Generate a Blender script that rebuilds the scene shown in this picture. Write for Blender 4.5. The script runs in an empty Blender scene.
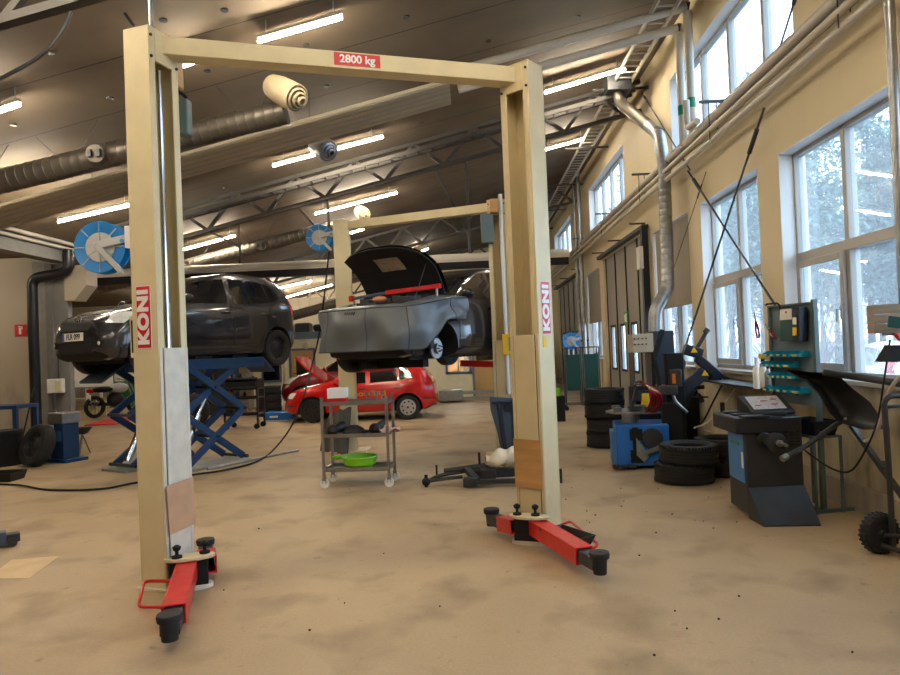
SKY, EXPO = 1.8, 2.25
import bpy, bmesh, math, random
from mathutils import Vector, Matrix
from mathutils.bvhtree import BVHTree
random.seed(7)
PI = math.pi
C = bpy.context.scene.collection
SC = bpy.context.scene

def lin(c):
    c = c / 255.0
    return c / 12.92 if c <= .04045 else ((c + .055) / 1.055) ** 2.4
def rgb(r, g, b): return (lin(r), lin(g), lin(b), 1)

# ---------------------------------------------------------------- camera
CAM_Z = 1.6
cam_data = bpy.data.cameras.new('camera'); cam = bpy.data.objects.new('camera', cam_data); C.objects.link(cam)
cam_data.sensor_width = 36; cam_data.lens = 36 * 675 / 900; cam_data.clip_end = 400; cam_data.clip_start = .05
YAW, PITCH, ROLL = math.radians(1.9), math.radians(.88), math.radians(2.3)
CM = Matrix.Translation((0, 0, CAM_Z)) @ Matrix.Rotation(YAW, 4, 'Z') @ Matrix.Rotation(PI / 2 + PITCH, 4, 'X') @ Matrix.Rotation(-ROLL, 4, 'Z')
cam.matrix_world = CM
SC.camera = cam
def ray(px, py):
    d = CM.to_3x3() @ Vector(((px - 450) / 675, (337.5 - py) / 675, -1))
    return d
def at(px, py, Y):
    d = ray(px, py); return Vector((0, 0, CAM_Z)) + d * (Y / d.y)
def atx(px, py, X):
    d = ray(px, py); return Vector((0, 0, CAM_Z)) + d * (X / d.x)
def fl(px, py, z=0):
    d = ray(px, py); return Vector((0, 0, CAM_Z)) + d * ((z - CAM_Z) / d.z)
CE0, CES = 5.83, .225          # ceiling height at x = 0, and its slope
def ceil_z(x): return CE0 + CES * x
def cl(px, py, drop=0):
    d = ray(px, py); t = (CE0 - drop - CAM_Z) / (d.z - CES * d.x); return Vector((0, 0, CAM_Z)) + d * t

# ---------------------------------------------------------------- materials
def mat(name, col, rough=.6, metal=0, var=.12, scale=6, bump=0, coat=0, emit=0, spec=.5, col2=None, mix=(.45, .62), stretch=None):
    m = bpy.data.materials.new(name); m.use_nodes = True
    nt = m.node_tree; b = nt.nodes['Principled BSDF']
    b.inputs['Roughness'].default_value = rough; b.inputs['Metallic'].default_value = metal
    b.inputs['Specular IOR Level'].default_value = spec
    if coat: b.inputs['Coat Weight'].default_value = coat; b.inputs['Coat Roughness'].default_value = .06
    tc = nt.nodes.new('ShaderNodeTexCoord'); no = nt.nodes.new('ShaderNodeTexNoise')
    no.inputs['Scale'].default_value = scale; no.inputs['Detail'].default_value = 6
    src = tc.outputs['Object']
    if stretch:
        mp = nt.nodes.new('ShaderNodeMapping'); mp.inputs['Scale'].default_value = stretch
        nt.links.new(src, mp.inputs['Vector']); src = mp.outputs['Vector']
    nt.links.new(src, no.inputs['Vector'])
    rp = nt.nodes.new('ShaderNodeValToRGB')
    rp.color_ramp.elements[0].position = mix[0] if col2 else .3; rp.color_ramp.elements[1].position = mix[1] if col2 else .7
    rp.color_ramp.elements[0].color = tuple(c * (1 - var) for c in col[:3]) + (1,)
    rp.color_ramp.elements[1].color = col2 if col2 else tuple(min(1, c * (1 + var)) for c in col[:3]) + (1,)
    nt.links.new(no.outputs['Fac'], rp.inputs['Fac']); nt.links.new(rp.outputs['Color'], b.inputs['Base Color'])
    if bump:
        bp = nt.nodes.new('ShaderNodeBump'); bp.inputs['Strength'].default_value = bump; bp.inputs['Distance'].default_value = .01
        nt.links.new(no.outputs['Fac'], bp.inputs['Height']); nt.links.new(bp.outputs['Normal'], b.inputs['Normal'])
    if emit:
        nt.links.new(rp.outputs['Color'], b.inputs['Emission Color']); b.inputs['Emission Strength'].default_value = emit
    return m
M = {}
def D(n, *a, **k): M[n] = mat(n, *a, **k)
D('cream', rgb(220, 204, 162), .5, var=.06, scale=5, bump=.05)
D('cream_dirty', rgb(214, 198, 158), .55, var=.1, scale=9)
D('white_paint', rgb(222, 222, 218), .45, var=.05)
D('white_dirty', rgb(212, 206, 190), .6, var=.1, scale=10)
D('plywood', rgb(196, 150, 92), .6, var=.15, scale=3, stretch=(1, 1, 6))
D('cardboard', rgb(196, 156, 122), .75, var=.1)
D('red_paint', rgb(200, 24, 22), .38, var=.15, scale=14, coat=.2)
D('red_car', rgb(205, 12, 14), .25, var=.02, coat=.9)
D('dark_red_car', rgb(120, 12, 22), .25, var=.02, coat=.9)
D('grey_car', rgb(50, 50, 56), .24, metal=.45, var=.02, coat=.9)
D('slate_car', rgb(40, 43, 50), .22, metal=.4, var=.02, coat=.9)
D('white_car', rgb(225, 228, 230), .3, var=.02, coat=.8)
D('black_plastic', rgb(26, 26, 28), .45, var=.2, scale=12)
D('matt_black', rgb(14, 14, 15), .85, var=.2)
D('charcoal', rgb(42, 43, 46), .5, var=.12, scale=8)
D('rubber', rgb(30, 30, 31), .75, var=.15, scale=20, bump=.1)
D('dark_steel', rgb(58, 58, 60), .5, metal=.5, var=.15)
D('truss_steel', rgb(62, 58, 54), .65, metal=0, var=.1)
D('steel', rgb(150, 150, 150), .35, metal=.9, var=.12, scale=10)
D('chrome', rgb(210, 210, 212), .15, metal=1, var=.03)
D('galvanised', rgb(160, 162, 162), .38, metal=.8, var=.15, scale=14)
D('pipe_grey', rgb(188, 182, 170), .5, var=.05)
D('pipe_shade_blue', rgb(42, 56, 84), .5, var=.05)
D('pipe_black', rgb(20, 20, 22), .4, var=.1)
D('lift_blue', rgb(18, 58, 104), .42, var=.15, scale=9)
D('machine_blue', rgb(32, 104, 184), .4, var=.08)
D('box_blue', rgb(72, 124, 186), .5, var=.06)
D('navy', rgb(16, 23, 40), .4, var=.1)
D('reel_blue', rgb(30, 128, 200), .4, var=.05)
D('reel_grey', rgb(176, 176, 174), .45, metal=.2, var=.06)
D('teal_box', rgb(16, 160, 196), .4, var=.05)
D('teal_dark', rgb(8, 70, 66), .5, var=.06)
D('grey_green', rgb(84, 104, 104), .5, var=.1)
D('board_grey', rgb(96, 114, 122), .5, var=.1)
D('yellow', rgb(232, 190, 30), .5, var=.06)
D('warning_yellow', rgb(240, 190, 20), .4, var=.04)
D('lime', rgb(128, 196, 30), .35, var=.06)
D('green_tape', rgb(20, 130, 92), .5, var=.05)
D('green_sign', rgb(40, 130, 60), .5, var=.05)
D('sticker_red', rgb(206, 22, 32), .4, var=.03)
D('sticker_white', rgb(238, 236, 232), .45, var=.02)
D('gold', rgb(208, 150, 40), .5, var=.04)
D('paper', rgb(236, 234, 228), .7, var=.03)
D('pink_cloth', rgb(214, 168, 156), .85, var=.15, scale=30)
D('vinyl_grey', rgb(92, 98, 103), .36, var=.03, scale=5, bump=.05)
D('under_hood', rgb(16, 16, 17), .8, var=.2)
D('light_wood', rgb(204, 164, 106), .55, var=.12, scale=2, stretch=(1, 1, .2))
D('office_wall', rgb(236, 226, 188), .6, var=.04)
D('office_trim', rgb(96, 112, 122), .5, var=.04)
D('orange_room', rgb(226, 150, 70), .6, var=.1)
D('books', rgb(120, 60, 40), .7, var=.5, scale=20, col2=rgb(190, 150, 90))
D('wood_grey', rgb(150, 138, 118), .7, var=.25, scale=3, stretch=(1, 6, 8))
D('sack', rgb(226, 214, 190), .8, var=.12, scale=12, bump=.3)
D('grey_sack', rgb(92, 90, 84), .8, var=.25, scale=9, bump=.4)
D('panel_beige', rgb(176, 166, 144), .55, var=.02, scale=2)
D('patch_tan', rgb(206, 178, 134), .6, var=.1, scale=5)
D('dark_duct', rgb(96, 90, 82), .42, metal=.6, var=.12)
D('nozzle_cream', rgb(168, 154, 126), .5, var=.05)
D('concrete_col', rgb(150, 146, 138), .8, var=.12, scale=4)
D('header_grey', rgb(128, 126, 124), .75, var=.08)
D('door_leaf', rgb(150, 146, 138), .6, var=.05, stretch=(1, 30, 1), scale=1)
D('blind', rgb(156, 148, 134), .8, var=.05)
D('frame_shade_grey', rgb(168, 164, 158), .45, var=.03)  # white frames greyed: their shadow is put into the colour
D('reveal_white', rgb(222, 222, 220), .6, var=.03)
D('wire_steel', rgb(80, 82, 84), .4, metal=.7, var=.1)
D('tank_orange', rgb(206, 132, 96), .4, var=.05)
D('amber', rgb(226, 120, 30), .3, var=.05)
D('tail_red', rgb(190, 20, 20), .2, var=.05, coat=.5)
D('lamp_clear', rgb(214, 214, 206), .12, var=.15, scale=20, coat=.6)
D('bark', rgb(70, 62, 62), .9, var=.3, scale=8)
D('needles', rgb(92, 112, 104), .8, var=.35, scale=3)
D('tree_grey', rgb(120, 112, 104), .9, var=.2)
D('yard', rgb(120, 124, 128), .9, var=.1, scale=.5)
D('grey_blue_plastic', rgb(66, 78, 96), .45, var=.1)
D('tray_black', rgb(24, 24, 24), .3, var=.1)
D('red_mat', rgb(214, 60, 54), .6, var=.06)
D('tube_light', rgb(255, 240, 214), .4, var=0, emit=60)
D('screen', rgb(200, 200, 206), .3, var=.2, scale=40)

def glass(name, tint, amount=.12, rough=.02, haze=0):
    m = bpy.data.materials.new(name); m.use_nodes = True; nt = m.node_tree
    nt.nodes.clear(); o = nt.nodes.new('ShaderNodeOutputMaterial'); mx = nt.nodes.new('ShaderNodeMixShader')
    t = nt.nodes.new('ShaderNodeBsdfTransparent'); t.inputs[0].default_value = tint
    g = nt.nodes.new('ShaderNodeBsdfGlossy'); g.inputs['Roughness'].default_value = rough
    fr = nt.nodes.new('ShaderNodeFresnel'); fr.inputs[0].default_value = 1.45
    mu = nt.nodes.new('ShaderNodeMath'); mu.operation = 'MULTIPLY_ADD'; mu.inputs[1].default_value = .35; mu.inputs[2].default_value = amount * .1
    nt.links.new(fr.outputs[0], mu.inputs[0]); nt.links.new(mu.outputs[0], mx.inputs[0])
    src = t.outputs[0]
    if haze:   # pale veil in the pane imitates the haze outdoors
        m2 = nt.nodes.new('ShaderNodeMixShader'); m2.inputs[0].default_value = haze; tl = nt.nodes.new('ShaderNodeBsdfTranslucent'); tl.inputs[0].default_value = (.86, .92, .97, 1)
        nt.links.new(t.outputs[0], m2.inputs[1]); nt.links.new(tl.outputs[0], m2.inputs[2]); src = m2.outputs[0]
    nt.links.new(src, mx.inputs[1]); nt.links.new(g.outputs[0], mx.inputs[2]); nt.links.new(mx.outputs[0], o.inputs[0])
    M[name] = m
glass('window_glass', (.78, .88, .95, 1), haze=.08)
glass('door_glass', (.25, .27, .28, 1))
D('car_glass', rgb(14, 15, 17), .06, var=0, spec=.8)

def wall_mat(name, base, dirt, dirt_z=1.2):
    """painted wall, with real scuffs and dirt lower down"""
    m = bpy.data.materials.new(name); m.use_nodes = True; nt = m.node_tree; b = nt.nodes['Principled BSDF']; b.inputs['Roughness'].default_value = .65
    tc = nt.nodes.new('ShaderNodeTexCoord'); n1 = nt.nodes.new('ShaderNodeTexNoise'); n1.inputs['Scale'].default_value = 2.2; n1.inputs['Detail'].default_value = 8
    mp = nt.nodes.new('ShaderNodeMapping'); mp.inputs['Scale'].default_value = (1, 1.6, .5)
    nt.links.new(tc.outputs['Object'], mp.inputs['Vector']); nt.links.new(mp.outputs['Vector'], n1.inputs['Vector'])
    sx = nt.nodes.new('ShaderNodeSeparateXYZ'); nt.links.new(tc.outputs['Object'], sx.inputs[0])
    mr = nt.nodes.new('ShaderNodeMapRange'); mr.inputs[1].default_value = dirt_z + .1; mr.inputs[2].default_value = dirt_z - .1; mr.inputs[3].default_value = 0.05; mr.inputs[4].default_value = 1
    nt.links.new(sx.outputs['Z'], mr.inputs[0])
    r = nt.nodes.new('ShaderNodeMapRange'); r.inputs[1].default_value = .42; r.inputs[2].default_value = .68
    nt.links.new(n1.outputs['Fac'], r.inputs[0])
    mu = nt.nodes.new('ShaderNodeMath'); mu.operation = 'MULTIPLY'; nt.links.new(mr.outputs[0], mu.inputs[0]); nt.links.new(r.outputs[0], mu.inputs[1])
    mx = nt.nodes.new('ShaderNodeMix'); mx.data_type = 'RGBA'; mx.inputs[6].default_value = base; mx.inputs[7].default_value = dirt
    nt.links.new(mu.outputs[0], mx.inputs[0]); nt.links.new(mx.outputs[2], b.inputs['Base Color'])
    M[name] = m
wall_mat('wall_paint', rgb(220, 205, 170), rgb(158, 144, 118))
wall_mat('wall_pale', rgb(176, 164, 144), rgb(140, 130, 116))

def floor_mat():
    m = bpy.data.materials.new('floor_concrete'); m.use_nodes = True; nt = m.node_tree; b = nt.nodes['Principled BSDF']
    tc = nt.nodes.new('ShaderNodeTexCoord')
    def noise(s, d, dist=0):
        n = nt.nodes.new('ShaderNodeTexNoise'); n.inputs['Scale'].default_value = s; n.inputs['Detail'].default_value = d; n.inputs['Distortion'].default_value = dist
        nt.links.new(tc.outputs['Object'], n.inputs['Vector']); return n
    def ramp(src, p0, c0, p1, c1):
        r = nt.nodes.new('ShaderNodeValToRGB'); e = r.color_ramp.elements; e[0].position = p0; e[0].color = c0; e[1].position = p1; e[1].color = c1
        nt.links.new(src.outputs['Fac'], r.inputs[0]); return r
    def mul(a, bb, f=1):
        x = nt.nodes.new('ShaderNodeMix'); x.data_type = 'RGBA'; x.blend_type = 'MULTIPLY'; x.inputs[0].default_value = f
        nt.links.new(a, x.inputs[6]); nt.links.new(bb, x.inputs[7]); return x.outputs[2]
    a = ramp(noise(.45, 8, .6), .30, rgb(168, 143, 112), .70, rgb(194, 168, 130))
    s = ramp(noise(1.9, 12, .25), .28, (.66, .63, .60, 1), .50, (1, 1, 1, 1))
    k = ramp(noise(9, 4), .22, (.35, .32, .3, 1), .34, (1, 1, 1, 1))
    g = ramp(noise(60, 3), .3, (.88, .88, .88, 1), .7, (1.0, 1.0, 1.0, 1))
    o = mul(mul(mul(a.outputs[0], s.outputs[0]), k.outputs[0], .7), g.outputs[0])
    nt.links.new(o, b.inputs['Base Color'])
    rr = nt.nodes.new('ShaderNodeMapRange'); rr.inputs[3].default_value = .42; rr.inputs[4].default_value = .72
    nt.links.new(noise(1.4, 6).outputs['Fac'], rr.inputs[0]); nt.links.new(rr.outputs[0], b.inputs['Roughness'])
    bp = nt.nodes.new('ShaderNodeBump'); bp.inputs['Strength'].default_value = .12; bp.inputs['Distance'].default_value = .01
    nt.links.new(noise(30, 5).outputs['Fac'], bp.inputs['Height']); nt.links.new(bp.outputs['Normal'], b.inputs['Normal'])
    M['floor'] = m
floor_mat()
def ceiling_mat():
    m = bpy.data.materials.new('ceiling_board'); m.use_nodes = True; nt = m.node_tree; b = nt.nodes['Principled BSDF']; b.inputs['Roughness'].default_value = .8
    tc = nt.nodes.new('ShaderNodeTexCoord'); sx = nt.nodes.new('ShaderNodeSeparateXYZ'); nt.links.new(tc.outputs['Object'], sx.inputs[0])
    def seam(axis, period, w):
        md = nt.nodes.new('ShaderNodeMath'); md.operation = 'MODULO'; md.inputs[1].default_value = period
        ad = nt.nodes.new('ShaderNodeMath'); ad.operation = 'ADD'; ad.inputs[1].default_value = 60 * period
        nt.links.new(sx.outputs[axis], ad.inputs[0]); nt.links.new(ad.outputs[0], md.inputs[0])
        lt = nt.nodes.new('ShaderNodeMath'); lt.operation = 'GREATER_THAN'; lt.inputs[1].default_value = w; nt.links.new(md.outputs[0], lt.inputs[0]); return lt.outputs[0]
    mn = nt.nodes.new('ShaderNodeMath'); mn.operation = 'MINIMUM'; nt.links.new(seam('Y', 1.22, .022), mn.inputs[0]); mn.inputs[1].default_value = 1
    no = nt.nodes.new('ShaderNodeTexNoise'); no.inputs['Scale'].default_value = 1.1; no.inputs['Detail'].default_value = 7; nt.links.new(tc.outputs['Object'], no.inputs['Vector'])
    rp = nt.nodes.new('ShaderNodeValToRGB'); rp.color_ramp.elements[0].color = rgb(100, 87, 70); rp.color_ramp.elements[1].color = rgb(118, 103, 83)
    rp.color_ramp.elements[0].position = .3; rp.color_ramp.elements[1].position = .7; nt.links.new(no.outputs['Fac'], rp.inputs[0])
    mx = nt.nodes.new('ShaderNodeMix'); mx.data_type = 'RGBA'; mx.inputs[6].default_value = rgb(62, 52, 44); nt.links.new(mn.outputs[0], mx.inputs[0]); nt.links.new(rp.outputs[0], mx.inputs[7])
    nt.links.new(mx.outputs[2], b.inputs['Base Color']); M['ceiling'] = m
ceiling_mat()

# ---------------------------------------------------------------- mesh builder
def frame(d, up=Vector((0, 0, 1))):
    d = Vector(d).normalized(); up = Vector(up)
    if abs(d.dot(up)) > .98: up = Vector((0, 1, 0)) if abs(d.y) < .9 else Vector((1, 0, 0))
    a = up.cross(d).normalized(); b = d.cross(a).normalized()
    return a, b, d
class MB:
    def __init__(s): s.v = []; s.f = []; s.mi = []; s.mats = []; s.cur = 0; s.T = None
    def use(s, m):
        if m not in s.mats: s.mats.append(m)
        s.cur = s.mats.index(m); return s
    def add(s, vs, fs):
        o = len(s.v)
        for p in vs: s.v.append(s.T @ Vector(p) if s.T else Vector(p))
        for f in fs: s.f.append([o + i for i in f]); s.mi.append(s.cur)
        return s
    def box(s, c, d, rz=0, R=None):
        x, y, z = d[0] / 2, d[1] / 2, d[2] / 2
        R = R or Matrix.Rotation(rz, 3, 'Z'); c = Vector(c)
        vs = [c + R @ Vector((sx * x, sy * y, sz * z)) for sx in (-1, 1) for sy in (-1, 1) for sz in (-1, 1)]
        return s.add(vs, [(0, 1, 3, 2), (4, 6, 7, 5), (0, 4, 5, 1), (2, 3, 7, 6), (0, 2, 6, 4), (1, 5, 7, 3)])
    def bx(s, x0, x1, y0, y1, z0, z1): return s.box(((x0 + x1) / 2, (y0 + y1) / 2, (z0 + z1) / 2), (x1 - x0, y1 - y0, z1 - z0))
    def bar(s, p, q, w, h, up=(0, 0, 1)):
        p, q = Vector(p), Vector(q); a, b, d = frame(q - p, up)
        vs = [e + a * sa * w / 2 + b * sb * h / 2 for e in (p, q) for sa, sb in ((-1, -1), (1, -1), (1, 1), (-1, 1))]
        return s.add(vs, [(3, 2, 1, 0), (4, 5, 6, 7), (0, 1, 5, 4), (1, 2, 6, 5), (2, 3, 7, 6), (3, 0, 4, 7)])
    def cyl(s, p, q, r, r2=None, n=14, caps=True):
        p, q = Vector(p), Vector(q); r2 = r if r2 is None else r2; a, b, d = frame(q - p)
        vs = []
        for e, rr in ((p, r), (q, r2)):
            for i in range(n):
                t = 2 * PI * i / n; vs.append(e + a * math.cos(t) * rr + b * math.sin(t) * rr)
        fs = [(i, (i + 1) % n, n + (i + 1) % n, n + i) for i in range(n)]
        if caps: fs += [tuple(range(n - 1, -1, -1)), tuple(range(n, 2 * n))]
        return s.add(vs, fs)
    def tube(s, pts, r, n=8, closed=False):
        pts = [Vector(p) for p in pts]; m = len(pts); vs = []; a = None
        for i, p in enumerate(pts):
            if closed: d = pts[(i + 1) % m] - pts[i - 1]
            else: d = pts[min(i + 1, m - 1)] - pts[max(i - 1, 0)]
            d.normalize()
            if a is None: a, b, _ = frame(d)
            else: a = (a - d * a.dot(d)).normalized(); b = d.cross(a)
            for k in range(n):
                t = 2 * PI * k / n; vs.append(p + a * math.cos(t) * r + b * math.sin(t) * r)
        fs = [(i * n + k, i * n + (k + 1) % n, ((i + 1) % m) * n + (k + 1) % n, ((i + 1) % m) * n + k) for i in range(m if closed else m - 1) for k in range(n)]
        if not closed: fs += [tuple(range(n - 1, -1, -1)), tuple(range((m - 1) * n, m * n))]
        return s.add(vs, fs)
    def lathe(s, prof, o=(0, 0, 0), axis=(0, 0, 1), n=28, closed=False, caps=True):
        a, b, d = frame(axis); o = Vector(o); vs = []; m = len(prof)
        for r, h in prof:
            for k in range(n):
                t = 2 * PI * k / n; vs.append(o + d * h + a * math.cos(t) * r + b * math.sin(t) * r)
        fs = [(i * n + k, i * n + (k + 1) % n, ((i + 1) % m) * n + (k + 1) % n, ((i + 1) % m) * n + k) for i in range(m if closed else m - 1) for k in range(n)]
        if not closed and caps: fs += [tuple(range(n - 1, -1, -1)), tuple(range((m - 1) * n, m * n))]
        return s.add(vs, fs)
    def prism(s, pts, ext):
        pts = [Vector(p) for p in pts]; ext = Vector(ext); n = len(pts)
        nv = Vector((0, 0, 0))
        for i in range(n): nv += pts[i].cross(pts[(i + 1) % n])
        if nv.dot(ext) < 0: pts = pts[::-1]
        return s.add(pts + [p + ext for p in pts], [tuple(range(n - 1, -1, -1)), tuple(range(n, 2 * n))] + [(i, (i + 1) % n, n + (i + 1) % n, n + i) for i in range(n)])
    def ball(s, c, r, n=12, sc=(1, 1, 1)):
        c = Vector(c); prof = [(math.sin(PI * i / n) * r, -math.cos(PI * i / n) * r) for i in range(n + 1)]
        vs = []; m = n + 1; k2 = 2 * n
        for rr, h in prof:
            for k in range(k2):
                t = 2 * PI * k / k2; vs.append(c + Vector((math.cos(t) * max(rr, 1e-4) * sc[0], math.sin(t) * max(rr, 1e-4) * sc[1], h * sc[2])))
        return s.add(vs, [(i * k2 + k, i * k2 + (k + 1) % k2, (i + 1) * k2 + (k + 1) % k2, (i + 1) * k2 + k) for i in range(n) for k in range(k2)])
    def grid(s, fn, nu, nv, thick=None):
        vs = [fn(i / nu, j / nv) for i in range(nu + 1) for j in range(nv + 1)]; w = nv + 1
        fs = [(i * w + j, (i + 1) * w + j, (i + 1) * w + j + 1, i * w + j + 1) for i in range(nu) for j in range(nv)]
        if thick is not None:
            t = Vector(thick); k = len(vs); vs2 = [Vector(p) - t for p in vs]
            fs += [tuple(k + q for q in f[::-1]) for f in fs]
            rim = [(i, 0) for i in range(nu)] + [(nu, j) for j in range(nv)] + [(i, nv) for i in range(nu, 0, -1)] + [(0, j) for j in range(nv, 0, -1)]
            idx = [a * w + b for a, b in rim]
            fs += [(idx[(i + 1) % len(idx)], idx[i], k + idx[i], k + idx[(i + 1) % len(idx)]) for i in range(len(idx))]
            vs = vs + vs2
        return s.add(vs, fs)
    def build(s, name, m=None, parent=None, bevel=0, smooth=True, loc=None, wire=False):
        me = bpy.data.meshes.new(name)
        me.from_pydata([tuple(p) for p in s.v], [], s.f)
        ms = s.mats or [m]
        for x in ms: me.materials.append(M[x] if isinstance(x, str) else x)
        if s.mats: me.polygons.foreach_set('material_index', s.mi)
        me.validate(); me.update()
        if smooth:
            me.polygons.foreach_set('use_smooth', [True] * len(me.polygons)); me.set_sharp_from_angle(angle=math.radians(38))
        o = bpy.data.objects.new(name, me); C.objects.link(o)
        if parent: o.parent = parent
        if loc: o.location = loc
        if bevel:
            b = o.modifiers.new('bevel', 'BEVEL'); b.width = bevel; b.segments = 2; b.limit_method = 'ANGLE'; b.angle_limit = math.radians(40)
        return o
def thing(name, label, cat, loc=(0, 0, 0), rz=0, group=None):
    o = bpy.data.objects.new(name, None); C.objects.link(o); o.location = loc; o.rotation_euler = (0, 0, rz)
    o.empty_display_size = .1
    o['label'] = label; o['category'] = cat
    if group: o['group'] = group
    return o
def tag(o, label, cat, group=None):
    o['label'] = label; o['category'] = cat
    if group: o['group'] = group
    return o
def st(o): o['kind'] = 'structure'; return o
def children(o): return [c for c in bpy.data.objects if c.parent == o]
def dup(o, parent=None):
    c = o.copy(); C.objects.link(c)
    if parent: c.parent = parent
    for k in children(o): dup(k, c)
    return c
def text(s, size, m, parent, loc, rot, name='lettering', bold=0, sx=1, ext=.0015, align='CENTER'):
    cu = bpy.data.curves.new(name, 'FONT'); cu.body = s; cu.size = size; cu.extrude = ext; cu.offset = bold; cu.space_character = 1.12 if bold > .005 else 1; cu.align_x = align; cu.align_y = 'CENTER'
    t = bpy.data.objects.new(name, cu); C.objects.link(t)
    bpy.context.view_layer.update()
    me = bpy.data.meshes.new_from_object(t.evaluated_get(bpy.context.evaluated_depsgraph_get())); bpy.data.objects.remove(t)
    for v in me.vertices: v.co.x *= sx
    me.materials.clear(); me.materials.append(M[m])
    o = bpy.data.objects.new(name, me); C.objects.link(o); o.parent = parent; o.location = loc; o.rotation_euler = rot
    return o
def arc(pts, r=.1, n=5):
    """polyline with rounded corners"""
    pts = [Vector(p) for p in pts]; out = [pts[0]]
    for i in range(1, len(pts) - 1):
        a, b, c = pts[i - 1], pts[i], pts[i + 1]; rr = min(r, (a - b).length * .48, (c - b).length * .48)
        p0 = b + (a - b).normalized() * rr; p1 = b + (c - b).normalized() * rr
        for k in range(n + 1):
            t = k / n; out.append(p0 * (1 - t) ** 2 + b * 2 * t * (1 - t) + p1 * t * t)
    return out + [pts[-1]]
def spline(pts, n=8):
    pts = [Vector(p) for p in pts]; P = [pts[0]] + pts + [pts[-1]]; out = []
    for i in range(1, len(P) - 2):
        a, b, c, d = P[i - 1:i + 3]
        for k in range(n):
            t = k / n; out.append(.5 * ((2 * b) + (c - a) * t + (2 * a - 5 * b + 4 * c - d) * t * t + (3 * b - a - 3 * c + d) * t ** 3))
    return out + [pts[-1]]
# ================================================================= the building
XW = 3.4; XL = -8.2; XF = -19; YB = 30; XO = 3.7
st(MB().bx(XF, XO, -3, YB, -.2, 0).build('floor', 'floor'))
def slab(x0, x1, y0, y1, name='ceiling'):
    mb = MB(); z0, z1 = ceil_z(x0), ceil_z(x1)
    mb.prism([(x0, y0, z0), (x1, y0, z1), (x1, y0, z1 + .25), (x0, y0, z0 + .25)], (0, y1 - y0, 0)); return mb
o = slab(-8.6, XO, -3, YB).build('ceiling', 'ceiling'); st(o)
st(MB().bx(XF, -8.6, -3, YB, 3.86, 4.1).build('ceiling_low', 'ceiling'))
LOWWIN = [(-2.0, .0), (.4, 2.4), (2.9, 4.9), (5.45, 7.45), (7.97, 9.97), (10.5, 12.6), (17.8, 19.9)]
DOORS = [(12.95, 17.3, 3.72), (20.6, 26.4, 3.72)]
UPWIN = [(-.9, 3.3), (6.95, 11.15), (14.6, 18.9), (22.4, 26.8)]
ZL0, ZL1, ZU0, ZU1 = 1.15, 3.57, 4.62, 5.86
ys = sorted(set([-3, YB] + [a for w in LOWWIN for a in w] + [a for w in DOORS for a in w[:2]] + [a for w in UPWIN for a in w]))
mb = MB()
for a, b in zip(ys, ys[1:]):
    m = (a + b) / 2; holes = [(ZL0, ZL1) for w in LOWWIN if w[0] < m < w[1]] + [(0, w[2]) for w in DOORS if w[0] < m < w[1]] + [(ZU0, ZU1) for w in UPWIN if w[0] < m < w[1]]
    z = 0
    for h0, h1 in sorted(holes):
        if h0 > z: mb.bx(XW, XO, a, b, z, h0)
        z = h1
    mb.bx(XW, XO, a, b, z, 6.75)
st(mb.build('wall_right', 'wall_paint', smooth=False))
st(MB().bx(XF, XO, YB, YB + .3, 0, 6.9).build('wall_back', 'wall_paint'))
st(MB().bx(XF, XO, -3.3, -3, 0, 6.9).build('wall_front', 'wall_pale'))
st(MB().bx(XF - .3, XF, -3, YB, 0, 4.2).build('wall_left', 'wall_pale'))
mb = MB()
for a, b in ((-3, 12.95), (17.3, 20.6), (26.4, YB)): mb.bx(XW - .05, XW, a, b, 0, .24)
st(mb.build('baseboard_right', 'wall_pale', bevel=.01))

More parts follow.
